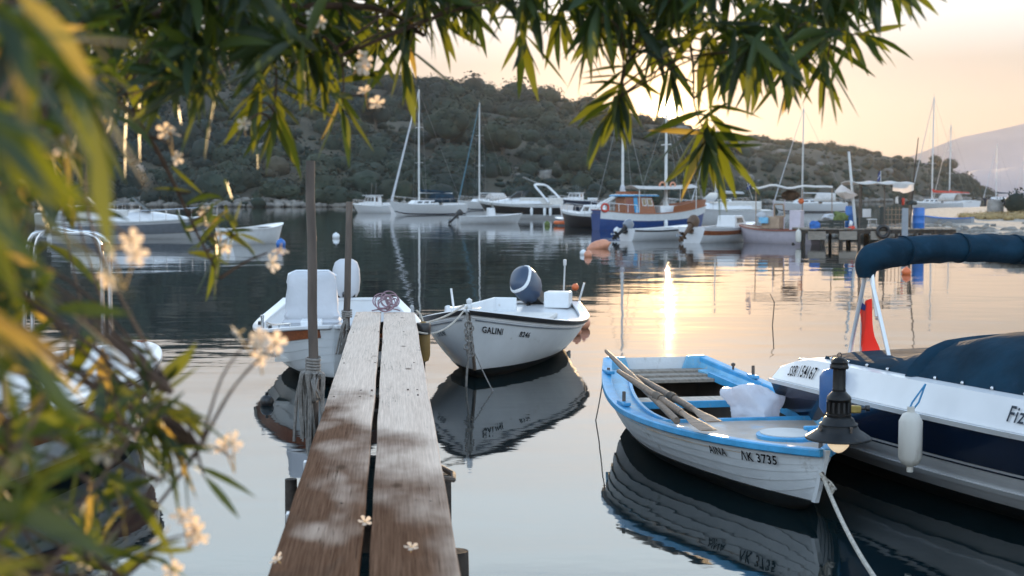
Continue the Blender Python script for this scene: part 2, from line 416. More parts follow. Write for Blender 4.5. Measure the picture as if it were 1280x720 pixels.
def outboard(parent, loc, rz=math.pi, tilt=0, cowl='motor_grey', leg='black', sc=1, cover=False):
    """hangs off a transom; local +x points aft"""
    mb = MB()
    mb.loft([[Vector((x * a + .02, y * b, z)) for x, y in [(1, 0), (.6, .8), (-.6, .8), (-1, 0), (-.6, -.8), (.6, -.8)]] for a, b, z in [(.06, .045, -.62), (.065, .05, -.3), (.10, .09, 0), (.13, .11, .06)]])
    mb.box((.05, 0, -.46), (.30, .16, .014)); mb.lathe([(.0, -.16), (.045, -.08), (.05, .06), (.02, .16)], (.03, 0, -.58), 12, Matrix.Rotation(math.pi / 2, 3, 'Y'))
    mb.hexa([(-.02, -.008, -.74), (.12, -.008, -.72), (.12, .008, -.72), (-.02, .008, -.74)], [(-.03, -.01, -.60), (.08, -.01, -.60), (.08, .01, -.60), (-.03, .01, -.60)])
    mb.box((-.11, 0, -.02), (.06, .2, .24)); mb.box((-.2, .02, .1), (.28, .035, .035))
    o = mb.build('outboard_motor', leg, parent)
    c = MB(); rings = []
    for z, a, b, x in [(.05, .17, .12, .02), (.10, .20, .145, .02), (.22, .215, .155, .03), (.33, .20, .15, .035), (.40, .165, .125, .03), (.43, .10, .08, .02)]:
        rings.append([Vector((x + a * abs(math.cos(k)) ** .75 * (1 if math.cos(k) > 0 else -1), b * abs(math.sin(k)) ** .75 * (1 if math.sin(k) > 0 else -1), z)) for k in [i * 2 * math.pi / 20 for i in range(20)]])
    c.loft(rings)
    c.build('cowling', cowl, o)
    pr = MB()
    for k in range(3):
        a = k * 2.094; q = Matrix.Rotation(a, 3, 'X')
        pr.add([q @ Vector(p) for p in [(.19, -.01, .02), (.22, .05, .07), (.20, .03, .12), (.16, -.05, .09), (.215, .052, .075), (.195, .03, .124), (.155, -.048, .094), (.185, -.008, .024)]], [(0, 1, 2, 3), (7, 4, 5, 6), (0, 1, 4, 7), (1, 2, 5, 4), (2, 3, 6, 5), (3, 0, 7, 6)])
    pr.v = [(x, y, z - .58) for x, y, z in pr.v]
    pr.build('propeller', 'motor_grey', o)
    o.location = loc; o.rotation_euler = (0, tilt, rz); o.scale = (sc,) * 3
    return o
def cabin(parent, name, x0, x1, w0, w1, z0, h, sf, sa, m, tum=.12, bevel=.03):
    c = [[Vector((x0, -w0 / 2, z0)), Vector((x1, -w1 / 2, z0)), Vector((x1, w1 / 2, z0)), Vector((x0, w0 / 2, z0))],
         [Vector((x0 + sa, -w0 / 2 * (1 - tum), z0 + h)), Vector((x1 - sf, -w1 / 2 * (1 - tum), z0 + h)), Vector((x1 - sf, w1 / 2 * (1 - tum), z0 + h)), Vector((x0 + sa, w0 / 2 * (1 - tum), z0 + h))]]
    o = MB().hexa(c[0], c[1]).build(name, m, parent, bevel=bevel); return o, c
FACES = {'S': (0, 1), 'F': (1, 2), 'P': (2, 3), 'A': (3, 0)}
def pane(o, c, face, u0, u1, v0, v1, m='glass', name='window', pr=.012):
    i, j = FACES[face]
    def q(u, v): return c[0][i].lerp(c[0][j], u).lerp(c[1][i].lerp(c[1][j], u), v)
    a, b, d, e = q(u0, v0), q(u1, v0), q(u1, v1), q(u0, v1); n = (b - a).cross(e - a).normalized()
    mid = (c[0][0] + c[0][2]) / 2
    if n.dot(a - mid) < 0: n = -n
    return MB().hexa([p - n * .01 for p in (a, b, d, e)], [p + n * pr for p in (a, b, d, e)]).build(name, m, o, smooth=0)
def rope(name, label, pts, r=.012, m='rope', group=None):
    return tag(MB().tube(pts, r, 6).build(name, m), label, 'rope', group)

# ================================================================ SETTING
# water
wm = bpy.data.materials.new('water'); wm.use_nodes = True; t = wm.node_tree; b = t.nodes['Principled BSDF']; Lk = t.links.new
b.inputs['Base Color'].default_value = (.004, .011, .013, 1); b.inputs['Roughness'].default_value = .028; b.inputs['IOR'].default_value = 1.52
tc = t.nodes.new('ShaderNodeTexCoord')
def wn(scale, detail, stretch=(1, 1, 1)):
    mp = t.nodes.new('ShaderNodeMapping'); mp.inputs['Scale'].default_value = stretch; Lk(tc.outputs['Object'], mp.inputs[0])
    n = t.nodes.new('ShaderNodeTexNoise'); n.inputs['Scale'].default_value = scale; n.inputs['Detail'].default_value = detail; Lk(mp.outputs[0], n.inputs['Vector']); return n.outputs[0]
def wmath(op, a, b_=None):
    n = t.nodes.new('ShaderNodeMath'); n.operation = op
    for i, x in enumerate((a, b_)):
        if x is None: continue
        if isinstance(x, (int, float)): n.inputs[i].default_value = x
        else: Lk(x, n.inputs[i])
    return n.outputs[0]
calm = t.nodes.new('ShaderNodeMapRange'); calm.inputs[1].default_value = .42; calm.inputs[2].default_value = .62; calm.inputs[3].default_value = .25; Lk(wn(.11, 3, (.45, 1, 1)), calm.inputs[0])
h = wmath('MULTIPLY', wn(.55, 2, (.6, 1, 1)), .0135)
h = wmath('ADD', h, wmath('MULTIPLY', wmath('MULTIPLY', wn(3.2, 2, (.6, 1, 1)), .0030), calm.outputs[0]))
h = wmath('ADD', h, wmath('MULTIPLY', wn(14, 2, (.7, 1, 1)), .00020))
bp = t.nodes.new('ShaderNodeBump'); bp.inputs['Strength'].default_value = 1; bp.inputs['Distance'].default_value = 1; Lk(h, bp.inputs['Height']); Lk(bp.outputs[0], b.inputs['Normal'])
M['water'] = wm
struct(MB().add([(-1150, 2, -.1), (1150, 2, -.1), (1150, 1700, -.1), (-1150, 1700, -.1)], [(0, 1, 2, 3)]).build('water', 'water', smooth=0))
# the bank the photographer stands on (just below the frame)
g = []
for j in range(14):
    y = -14 + j * 1.35
    g.append([Vector((x * 2.0, y + .3 * math.sin(x * 1.7), .22 + .12 * mnoise.noise(Vector((x, y, 0))) - (.9 * sm(2.0, 3.7, y)))) for x in range(-30, 31)])
struct(MB().sheet(g).build('bank_ground', 'bank'))

# hill across the bay: heightfield in (azimuth, range)
RIDGE = [(-900, 120), (-300, 104), (0, 92), (200, 80), (330, 74), (400, 80), (455, 89), (490, 92), (545, 98), (600, 107), (667, 121), (733, 133), (800, 147), (835, 153), (870, 157), (938, 165), (973, 172), (1015, 177), (1062, 180), (1109, 188), (1148, 196), (1180, 202), (1197, 213), (1216, 224), (1232, 237), (1240, 243)]
SHORE = [(-900, 215), (0, 200), (300, 200), (500, 203), (700, 212), (800, 225), (900, 245), (1000, 280), (1100, 340), (1180, 420), (1240, 480)]
def interp(tab, x): return float(np.interp(x, [a for a, _ in tab], [b for _, b in tab]))
def hill_pt(px, u):
    ys = interp(SHORE, px); depth = 170 * min(1, (1260 - px) / 330) + 4; yr = ys + depth
    top = max(atY(px, interp(RIDGE, px) + 8, yr).z, .4)
    if u <= 1:
        Y = ys + depth * u; k = (1 - (1 - u) ** 1.45); z = .15 + (top - .15) * k
    else:
        Y = yr + (u - 1) * 260; z = top * (1 - .8 * (u - 1) ** 1.3)
    X = (px - 640) / F * Y * 1.0
    n = mnoise.noise(Vector((X * .02, Y * .02, 3))) * 5 + mnoise.noise(Vector((X * .06, Y * .06, 7))) * 1.8
    k = sm(0, .25, u) * (1 - sm(.72, 1, u) * .85) if u <= 1 else .4
    if px > 1150: k *= .3
    return Vector((X, Y, z + n * k - (.5 if u == 0 else 0)))
US = [0, .012, .03] + [i / 34 for i in range(2, 35)] + [1.08, 1.2, 1.5, 2]
PX = [-900 + i * 12 for i in range(179)] + [1244]
MBh = MB().sheet([[hill_pt(px, u) for px in PX] for u in US])
struct(MBh.build('hill', 'hill_soil', smooth=180))
# far mountains over the strait
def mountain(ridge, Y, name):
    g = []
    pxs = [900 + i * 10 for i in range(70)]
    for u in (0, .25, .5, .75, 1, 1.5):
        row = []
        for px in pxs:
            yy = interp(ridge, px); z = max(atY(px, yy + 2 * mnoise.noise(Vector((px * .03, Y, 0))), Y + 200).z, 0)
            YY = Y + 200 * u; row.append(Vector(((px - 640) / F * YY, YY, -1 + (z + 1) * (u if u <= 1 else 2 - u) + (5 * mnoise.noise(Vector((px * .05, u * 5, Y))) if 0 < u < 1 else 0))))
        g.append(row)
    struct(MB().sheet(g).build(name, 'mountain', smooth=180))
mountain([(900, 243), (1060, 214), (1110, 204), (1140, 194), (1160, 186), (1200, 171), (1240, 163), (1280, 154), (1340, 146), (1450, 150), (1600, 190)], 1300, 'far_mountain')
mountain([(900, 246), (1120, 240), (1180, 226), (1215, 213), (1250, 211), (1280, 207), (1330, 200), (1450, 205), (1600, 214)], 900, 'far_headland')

# scrub: leafy bushes as one mass
def bush_template(nl, seed):
    r = np.random.default_rng(seed)
    bv, bf = _ball((0, 0, 0), .80, 8, 5, (1, 1, 1))
    V = [np.array(v) * (1 + .25 * mnoise.noise(Vector(v) * 1.6 + Vector((seed * 3.1, 0, 0)))) for v in bv]; Fc = [list(f) for f in bf]
    d = r.normal(size=(nl, 3)); d[:, 2] = np.abs(d[:, 2]) * 1.1 - .25; d /= np.linalg.norm(d, axis=1)[:, None]
    for q in d:
        rr = .78 + .36 * r.random() + .25 * mnoise.noise(Vector(q) * 1.6 + Vector((seed * 3.1, 0, 0)))
        c = q * rr; a = np.cross(q, r.normal(size=3)); a /= np.linalg.norm(a) + 1e-9; bb = np.cross(q, a) * .6 + q * r.uniform(-.6, .6)
        s_ = r.uniform(.07, .15); o = len(V)
        V += [c - a * s_, c + bb * s_ * .8, c + a * s_, c - bb * s_ * .8]; Fc.append([o, o + 1, o + 2, o + 3])
    return np.array(V), Fc
TPL = [bush_template(150, k) for k in range(5)]
TPS = [bush_template(70, 20 + k) for k in range(5)]
def scatter(items, name, mats, kind='stuff'):
    VV = []; FF = []; MI = []; o = 0
    for (tp, pos, sc, rz, mi) in items:
        V, Fc = tp; c, s_ = math.cos(rz), math.sin(rz)
        Q = V * np.array(sc); Q = np.stack([Q[:, 0] * c - Q[:, 1] * s_, Q[:, 0] * s_ + Q[:, 1] * c, Q[:, 2]], 1) + np.array(pos)
        VV.append(Q); FF += [[i + o for i in f] for f in Fc]; MI += [mi] * len(Fc); o += len(V)
    me = bpy.data.meshes.new(name); me.from_pydata(np.concatenate(VV).tolist(), [], FF)
    for m_ in mats: me.materials.append(M[m_])
    me.polygons.foreach_set('material_index', MI); me.polygons.foreach_set('use_smooth', [True] * len(MI))
    ob = bpy.data.objects.new(name, me); COL.objects.link(ob); ob['kind'] = kind; return ob
items = []
for i in range(6200):
    px = rng.uniform(-420, 1238); u = rng.random() ** 1.05
    if px > 1130 and rng.random() < .35: continue
    p = hill_pt(px, u); k = mnoise.noise(Vector((p.x * .018, p.y * .018, 0)))
    right = sm(620, 1000, px)
    if rng.random() < .08 * right + .06 - k * .3: continue
    s_ = (.55 + 2.3 * rng.random() ** 2.6) * (1 + .6 * k) * (1 - .35 * right)
    if u > .85: s_ = min(s_, 1.3)
    if u > .72 and 740 < px < 930: s_ = min(s_, .55)
    if px > 1120: s_ *= 1.25
    if rng.random() < .06 and u < .7 and right < .6: s_ *= 1.6
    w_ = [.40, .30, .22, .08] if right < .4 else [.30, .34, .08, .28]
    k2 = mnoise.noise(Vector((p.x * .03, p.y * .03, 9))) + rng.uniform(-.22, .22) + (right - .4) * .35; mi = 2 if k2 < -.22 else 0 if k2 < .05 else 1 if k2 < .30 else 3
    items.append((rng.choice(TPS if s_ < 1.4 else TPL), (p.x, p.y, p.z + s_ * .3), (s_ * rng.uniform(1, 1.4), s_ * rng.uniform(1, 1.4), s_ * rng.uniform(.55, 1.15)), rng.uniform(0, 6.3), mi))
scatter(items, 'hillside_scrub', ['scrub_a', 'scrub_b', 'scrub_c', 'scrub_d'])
items = []
rk0 = []
for k in range(3):
    bv, bf = _ball((0, 0, 0), 1, 8, 5, (1, 1, 1)); rk0.append((np.array([np.array(v) * (1 + .6 * mnoise.noise(Vector(v) * 1.5 + Vector((k * 9, 2, 0)))) for v in bv]), [list(f) for f in bf]))
for i in range(45):
    px = rng.gauss(760, 230); u = rng.uniform(.05, .75)
    if px > 1200 or px < -400: continue
    p = hill_pt(px, u); s_ = rng.uniform(.4, 1.5)
    items.append((rng.choice(rk0), (p.x, p.y, p.z + .15 * s_), (s_ * 1.4, s_, s_ * .8), rng.uniform(0, 6.3), 0))
scatter(items, 'hillside_rocks', ['shore_rock'])
# shore stones
items = []
rk = []
for k in range(3):
    bv, bf = _ball((0, 0, 0), 1, 6, 4, (1, 1, 1)); rk.append((np.array([np.array(v) * (1 + .5 * mnoise.noise(Vector(v) * 1.3 + Vector((k * 5, 0, 0)))) for v in bv]), [list(f) for f in bf]))
for i in range(1500):
    px = rng.uniform(-420, 1240); p = hill_pt(px, rng.random() ** 2 * .022); s_ = rng.uniform(.2, .62)
    items.append((rng.choice(rk), (p.x, p.y, max(p.z, 0)), (s_ * 1.5, s_, s_ * .8), rng.uniform(0, 6.3), 0))
scatter(items, 'shoreline_stones', ['shore_rock'])

# trees that stand out on the slope: trunk and crown
def round_tree(px, u, h, label, mi):
    p = hill_pt(px, u); r = thing('round_tree', label, 'tree', (p.x, p.y, p.z - .2), 0, 'round trees on the hillside')
    mb = MB(); mb.tube([(0, 0, 0), (.1, 0, h * .25), (.0, .1, h * .5)], [h * .05, h * .04, h * .02], 7)
    for k in range(4): a = k * 1.6; mb.tube([(.05, 0, h * .3), (math.cos(a) * h * .15, math.sin(a) * h * .15, h * .5)], [h * .025, h * .01], 6)
    mb.build('trunk', 'trunk', r)
    V = []; Fc = []; o = 0
    for k in range(7):
        T, f = TPL[k % 5]; a = k * 2.4; s_ = h * rng.uniform(.26, .36); c = Vector((math.cos(a) * h * .22, math.sin(a) * h * .22, h * rng.uniform(.45, .72))) if k else Vector((0, 0, h * .68))
        Q = T * s_ * np.array((1, 1, .85)) + np.array(c); V += Q.tolist(); Fc += [[i + o for i in q] for q in f]; o += len(T)
    mb = MB(); mb.v = V; mb.f = Fc; mb.m = [0] * len(Fc); mb.build('crown', mi, r, smooth=180)
for px, u, h, lb, mi in [(560, .22, 8.5, 'large round tree on the hillside right of the tallest yacht mast', 'scrub_a'), (520, .42, 7, 'dark round tree high above the two yacht masts', 'scrub_c'),
                         (628, .20, 7.5, 'round tree on the slope just right of the second yacht mast', 'scrub_b'), (655, .55, 6, 'small round tree high on the slope above the motor cruiser', 'scrub_c'),
                         (470, .3, 7, 'broad tree on the hillside above the moored cabin cruiser', 'scrub_c'), (718, .12, 6, 'bushy tree behind the dark blue cruiser at the shore', 'scrub_b'),
                         (1186, .75, 5.5, 'dark round tree on the end of the headland', 'scrub_c'), (1207, .5, 5, 'smaller dark tree at the tip of the headland above the water', 'scrub_a'), (1168, .8, 4.5, 'tree behind the red covered sailing yacht on the headland', 'scrub_a')]:
    round_tree(px, u, h, lb, mi)

# gravel beach on the right, running to the pier
g = []
for i in range(31):
    row = []
    for j in range(41):
        px = 1128 + j * 11; Y = 36 + i * 2.6
        X = (px - 640) / F * Y
        edge = 13.4 + .035 * (Y - 36) + (1.2 * mnoise.noise(Vector((Y * .12, 1, 0))))          # shoreline x as Y grows
        d = X - edge - .02 * max(0, Y - 75) ** 1.15
        near = sm(36, 41, Y); far = 1 - sm(100, 114, Y)
        z = -.5 + (.5 + .10 + .045 * max(d, -6)) * near * far + (.08 * mnoise.noise(Vector((X * .6, Y * .6, 2))) + .03 * mnoise.noise(Vector((X * 3, Y * 3, 2))))
        row.append(Vector((X, Y, z)))
    g.append(row)
struct(MB().sheet(g).build('gravel_beach', 'gravel', smooth=180))
def beach_z(p): return max(.12, .10 + .045 * (p.x - 13.6))
items = []
for i in range(900):
    Y = rng.uniform(38, 66); X = 13.3 + .035 * (Y - 36) + abs(rng.gauss(0, 2.2)); s_ = rng.uniform(.05, .2)
    items.append((rng.choice(rk), (X, Y, .09 + .045 * (X - 13.5)), (s_ * 1.4, s_, s_ * .7), rng.uniform(0, 6.3), 0))
scatter(items, 'beach_stones', ['shore_rock'])
items = []
for i in range(260):
    q = at(rng.uniform(1232, 1400), 268, .7); a = rng.uniform(0, 6.3); s_ = rng.uniform(.2, .5)
    items.append((rng.choice(TPS), (q.x + rng.uniform(-1, 1), q.y + rng.uniform(-4, 4), .55), (s_ * 1.3, s_, s_ * .6), a, 0))
scatter(items, 'dry_grass', ['dry_grass'])
p = at(1246, 268, .6)
r = thing('dark_bush', 'dark round bush on the dry grass behind the beach', 'bush', (p.x, p.y - 3, .45))
MB().tube([(0, 0, 0), (0, 0, .5)], [.08, .04], 6).build('stem', 'trunk', r)
V, Fc = TPL[1]; mb = MB(); mb.v = (V * .75 + np.array((0, 0, .75))).tolist(); mb.f = Fc; mb.m = [0] * len(Fc); mb.build('crown', 'scrub_c', r, smooth=180)
p = at(1233, 268, .6)
tag(MB().lathe([(.0, 0), (.42, .0), (.44, .06), (.44, .9), (.40, 1.0), (0, 1.02)], (0, 0, 0), 20).build('pipe_section', 'concrete', loc=(p.x - .2, p.y - 2, .42)), 'pale concrete pipe section standing beside the dark bush on the beach', 'pipe')

# ================================================================ JETTY
def blotched_wood():
    m = bpy.data.materials.new('jetty_wood'); m.use_nodes = True; t = m.node_tree; b = t.nodes['Principled BSDF']; L = t.links.new
    def N(ty, **k):
        n = t.nodes.new(ty)
        for a, v in k.items(): setattr(n, a, v)
        return n
    tc = N('ShaderNodeTexCoord'); sp = N('ShaderNodeSeparateXYZ'); L(tc.outputs['Object'], sp.inputs[0])
    def noise(sc, st, det=6, ro=.55):
        mp = N('ShaderNodeMapping'); mp.inputs['Scale'].default_value = st; L(tc.outputs['Object'], mp.inputs[0])
        n = N('ShaderNodeTexNoise'); n.inputs['Scale'].default_value = sc; n.inputs['Detail'].default_value = det; n.inputs['Roughness'].default_value = ro; L(mp.outputs[0], n.inputs['Vector']); return n.outputs[0]
    def mth(op, a, c, d=None):
        n = N('ShaderNodeMath', operation=op)
        for i, x in enumerate((a, c, d)):
            if x is None: continue
            if isinstance(x, (int, float)): n.inputs[i].default_value = x
            else: L(x, n.inputs[i])
        return n.outputs[0]
    def rng_(x, a, c, lo=0, hi=1):
        n = N('ShaderNodeMapRange', interpolation_type='SMOOTHSTEP'); L(x, n.inputs[0]); n.inputs[1].default_value = a; n.inputs[2].default_value = c; n.inputs[3].default_value = lo; n.inputs[4].default_value = hi; return n.outputs[0]
    # tone: brown at the landward end, breaking into pale blotches farther out
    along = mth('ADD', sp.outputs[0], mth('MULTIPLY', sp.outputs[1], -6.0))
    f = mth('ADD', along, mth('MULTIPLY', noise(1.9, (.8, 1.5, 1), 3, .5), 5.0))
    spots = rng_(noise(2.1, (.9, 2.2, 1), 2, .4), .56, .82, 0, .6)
    dry = mth('MAXIMUM', rng_(f, 4.6, 7.2), spots)  # share of the pale tone over the brown
    grain = noise(5, (.5, 26, 8), 8, .7); fine = noise(18, (.35, 22, 6), 5, .7); blot = noise(1.7, (1, 1, 1), 4)
    def mixc(fac, a, c):
        n = N('ShaderNodeMix', data_type='RGBA')
        if isinstance(fac, (int, float)): n.inputs[0].default_value = fac
        else: L(fac, n.inputs[0])
        for i, x in ((6, a), (7, c)):
            if isinstance(x, tuple): n.inputs[i].default_value = (*x, 1)
            else: L(x, n.inputs[i])
        return n.outputs[2]
    gr = rng_(grain, .3, .7); fg = rng_(fine, .35, .65)
    palecol = mixc(gr, (.60, .48, .39), (.80, .665, .555)); palecol = mixc(mth('MULTIPLY', fg, .22), palecol, (.30, .23, .18))
    browncol = mixc(gr, (.095, .050, .031), (.205, .120, .078)); browncol = mixc(mth('MULTIPLY', fg, .25), browncol, (.07, .04, .027)); browncol = mixc(mth('MULTIPLY', rng_(blot, .55, .75), .6), browncol, (.075, .05, .037))
    col = mixc(dry, browncol, palecol)
    knots = N('ShaderNodeTexVoronoi'); mp = N('ShaderNodeMapping'); mp.inputs['Scale'].default_value = (2.2, 5.2, 1); L(tc.outputs['Object'], mp.inputs[0]); L(mp.outputs[0], knots.inputs['Vector']); knots.inputs['Scale'].default_value = 1
    kn = rng_(knots.outputs['Distance'], .05, .16, .75, 0)
    col = mixc(kn, col, (.07, .045, .03))
    cn_ = mth('ABSOLUTE', mth('SUBTRACT', noise(7, (.10, 16, 1), 2, .4), .5), None)
    crack = mth('MULTIPLY', rng_(cn_, .004, .010, .85, 0), rng_(noise(1.3, (1, 3, 1), 2), .5, .62))
    col = mixc(crack, col, (.035, .022, .015))
    st_ = rng_(noise(3.2, (.5, 2.4, 1), 5, .65), .60, .75, 0, .55); col = mixc(st_, col, (.13, .095, .075))
    L(col, b.inputs['Base Color'])
    L(rng_(dry, 0, 1, .5, .62), b.inputs['Roughness']); b.inputs['Specular IOR Level'].default_value = .0
    bp = N('ShaderNodeBump'); bp.inputs['Strength'].default_value = .3; bp.inputs['Distance'].default_value = .003
    L(mth('ADD', grain, mth('MULTIPLY', fine, .6)), bp.inputs['Height']); L(bp.outputs[0], b.inputs['Normal'])
    return m
M['jetty_wood'] = blotched_wood()
ZD = .60
nL, nR, fL, fR = at(335, 720, ZD), at(576, 720, ZD), at(445, 390, ZD), at(518, 390, ZD)
ax = ((fL + fR) / 2 - (nL + nR) / 2); LEN0 = ax.length; ax.normalize(); pr = Vector((ax.y, -ax.x, 0))
START = (nL + nR) / 2 - ax * 1.3
jet = thing('wooden_jetty', 'narrow jetty of two wide planks leading out over the water', 'jetty', (START.x, START.y, 0), math.atan2(ax.y, ax.x))
TOT = LEN0 + 1.3
def jl(w):                                    # world to jetty coordinates (x along, y to the left)
    d = Vector(w) - Vector((START.x, START.y, 0)); return Vector((d.dot(ax), -d.dot(pr), d.z))
j1 = jl(at(455, 493, ZD)).x
def wl(x): return jl(nL).y + (jl(fL).y - jl(nL).y) * (x - 1.3) / LEN0
def wr(x): return jl(nR).y + (jl(fR).y - jl(nR).y) * (x - 1.3) / LEN0
c0 = jl(at(457, 700, ZD)).y; c1 = jl(at(478, 392, ZD)).y
def wc(x): return c0 + (c1 - c0) * (x - 1.3) / LEN0
def plank(x0, x1, fa, fb, dz):
    g = []; n = 26
    for i in range(n + 1):
        x = x0 + (x1 - x0) * i / n; a, b_ = fa(x), fb(x)
        wob = .006 * mnoise.noise(Vector((x * 1.3, a * 9, dz * 80))); w2 = .006 * mnoise.noise(Vector((x * 1.1, b_ * 9, 4 + dz * 80)))
        xe = .012 * mnoise.noise(Vector((3, x0, 1))) if i in (0, n) else 0
        g.append([Vector((x + xe * j, a + wob + (b_ + w2 - a - wob) * j / 6, ZD + dz + .004 * math.sin(j * math.pi / 6) + .003 * mnoise.noise(Vector((x * 2, j, dz))))) for j in range(7)])
    return MB().sheet(g, .045).build('plank', 'jetty_wood', jet, smooth=50, bevel=.004)
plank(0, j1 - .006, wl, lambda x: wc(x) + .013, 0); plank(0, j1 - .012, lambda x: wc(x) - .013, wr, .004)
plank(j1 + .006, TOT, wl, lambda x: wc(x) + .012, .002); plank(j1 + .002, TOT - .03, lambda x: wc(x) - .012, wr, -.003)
for k, x in enumerate((.5, 2.2, j1 - .25, j1 + .3, 6.5, 8.6, TOT - .5)):
    MB().box((x, (wl(x) + wr(x)) / 2, ZD - .10), (.10, wl(x) - wr(x) - .02, .10)).build('cross_beam', 'pile', jet, bevel=.006)
for s_ in (1, -1):
    mb = MB(); f = (lambda x: wl(x) - .06) if s_ > 0 else (lambda x: wr(x) + .06)
    mb.hexa([(0, f(0) - .03, ZD - .27), (TOT - .1, f(TOT) - .03, ZD - .27), (TOT - .1, f(TOT) + .03, ZD - .27), (0, f(0) + .03, ZD - .27)], [(0, f(0) - .03, ZD - .155), (TOT - .1, f(TOT) - .03, ZD - .155), (TOT - .1, f(TOT) + .03, ZD - .155), (0, f(0) + .03, ZD - .155)])
    mb.build('long_beam', 'pile', jet)
def pile(w, r, top, lean=0):
    p = jl(w); mb = MB(); mb.tube([(p.x + lean, p.y, -.8), (p.x, p.y, top * .6), (p.x, p.y, top)], [r * 1.05, r, r * .96], 14); mb.build('pile', 'pile', jet)
pile(at(364, 632, .2), .030, .33); pile(at(570, 712, .12), .055, .20); pile(at(524, 425, .2), .06, .36)
pile(at(556, 620, .1), .035, .22); pile(at(430, 436, .2), .05, .38)
for px, py in ((369, 590), (349, 657)):
    p = jl(at(px, py, ZD - .05)); MB().box((p.x, wl(p.x) + .006, ZD - .03), (.05, .012, .05)).build('bracket', 'alu', jet, bevel=.002)
p = jl(at(549, 588, ZD - .05)); mb = MB(); mb.tube([(p.x - .12, wr(p.x) - .005, ZD - .06), (p.x - .10, wr(p.x) - .05, ZD - .07), (p.x + .02, wr(p.x) - .055, ZD - .07), (p.x + .12, wr(p.x) - .005, ZD - .06)], .012, 7); mb.build('iron_loop', 'rust_iron', jet)
mb = MB()
for k in range(34):
    x = rng.choice((.55, 2.25, j1 - .1, j1 + .12, 6.5, 8.6, TOT - .15)) + rng.uniform(-.03, .03); y = wl(x) - rng.choice((.04, .2, .27, .5, .56)) * (wl(x) - wr(x)) / .63
    mb.lathe([(.006, 0), (.006, .003), (0, .004)], (x, y, ZD + .005), 8)
mb.build('nail', 'rust_iron', jet, smooth=0)['kind'] = 'stuff'

# posts beside the jetty
def post(name, label, base, top, r, group=None):
    b_, t_ = Vector(base), Vector(top); n = 12
    pts = [b_.lerp(t_, i / n) + Vector((.012 * mnoise.noise(Vector((i * .4, b_.x, 0))), .012 * mnoise.noise(Vector((i * .4, b_.x, 5))), 0)) for i in range(n + 1)]
    return tag(MB().tube(pts, [r * (1.05 - .15 * i / n) for i in range(n + 1)], 12).build(name, 'pole'), label, 'mooring post', group)
b1 = at(399, 512, ZD); b1.x -= .03
tp = atY(389, 201, b1.y); lo = b1 - (tp - b1) * .8
post('mooring_post', 'tall thin post with rope wound round it beside the jetty', lo, tp, .026)
b2 = at(435, 402, ZD); b2.x -= .01; tp2 = atY(437, 252, b2.y)
post('mooring_post', 'shorter dark post near the far end of the jetty', b2 - (tp2 - b2) * .6, tp2, .030)
# rope wound round the first post, with frayed ends hanging
def along(z): return b1 + (tp - b1) * ((z - b1.z) / (tp.z - b1.z))
mb = MB()
pts = []
for i in range(90):
    a = i * .5; c = along(ZD + .27 - i * .0012); pts.append(c + Vector((math.cos(a) * .034, math.sin(a) * .034, 0)))
mb.tube(pts, .0075, 6)
for k in range(15):
    a = rng.uniform(0, 6.28); c = along(ZD + .16) + Vector((math.cos(a) * .03, math.sin(a) * .03, 0)); dx = rng.uniform(-.09, .03)
    mb.tube(smooth_path([c, c + Vector((dx * .6 + rng.uniform(-.03, .03), -.05, .03)), c + Vector((dx, -.03, -.10)), c + Vector((dx + rng.uniform(-.02, .02), -.02, -.24 - rng.random() * .16))], 4), rng.choice((.006, .009, .012)), 5)
for k in range(5):
    c = along(ZD + .14); mtx = Matrix.Rotation(rng.uniform(-1, 1), 3, 'X') @ Matrix.Rotation(rng.uniform(.8, 2), 3, 'Y')
    mb.torus(c + Vector((.02, -.04, -.03)), rng.uniform(.04, .075), .005, mtx, 20, 6)
tag(mb.build('rope_bundle', 'rope_grey'), 'grey rope wound round the tall post with frayed ends hanging down', 'rope')
mb = MB(); pts = []
for i in range(40): a = i * .6; pts.append(b2 + Vector((math.cos(a) * .04, math.sin(a) * .04, .10 - i * .0018)))
mb.tube(pts, .009, 6)
for k in range(6): mb.tube(smooth_path([b2 + Vector((0, -.03, .03)), b2 + Vector((rng.uniform(-.05, .02), -.05, -.08)), b2 + Vector((rng.uniform(-.09, 0), -.04, -.28))], 4), .009, 5)
tag(mb.build('rope_bundle', 'rope_grey'), 'short rope lashing at the foot of the shorter post', 'rope')
# violet line in a heap on the end of the jetty
mb = MB(); c = at(484, 388, ZD + .02)
for k in range(9):
    mb.torus(c + Vector((rng.uniform(-.05, .05), rng.uniform(-.06, .06), .05 + rng.random() * .05)), rng.uniform(.045, .085), .006, Matrix.Rotation(rng.uniform(.5, 1.5), 3, 'X') @ Matrix.Rotation(rng.uniform(-.8, .8), 3, 'Y'), 20, 6)
mb.tube(smooth_path([c + Vector((-.14, -.03, .0)), c + Vector((-.06, 0, .01)), c + Vector((.05, .02, .012)), c + Vector((.12, -.02, 0))]), .006, 6)
tag(mb.build('coiled_line', 'rope_violet'), 'small heap of violet line on the far end of the jetty', 'rope')
# yellow-brown fender on the jetty corner
p = at(524, 402, ZD); p.x += .035
r = thing('fender', 'brown plastic fender hanging from the right corner of the jetty end', 'fender', (p.x, p.y, ZD - .36))
MB().lathe([(0, 0), (.045, .02), (.06, .07), (.06, .28), (.05, .33), (.02, .36), (0, .365)], (0, 0, 0), 18).build('body', 'yellow_brown', r)
MB().lathe([(.063, .25), (.066, .27), (.066, .33), (.055, .35), (0, .352)], (0, 0, 0), 18).build('cap', 'black', r)
MB().tube([(0, 0, .36), (-.02, 0, .42), (-.06, 0, .46)], .008, 6).build('cord', 'rope', r)

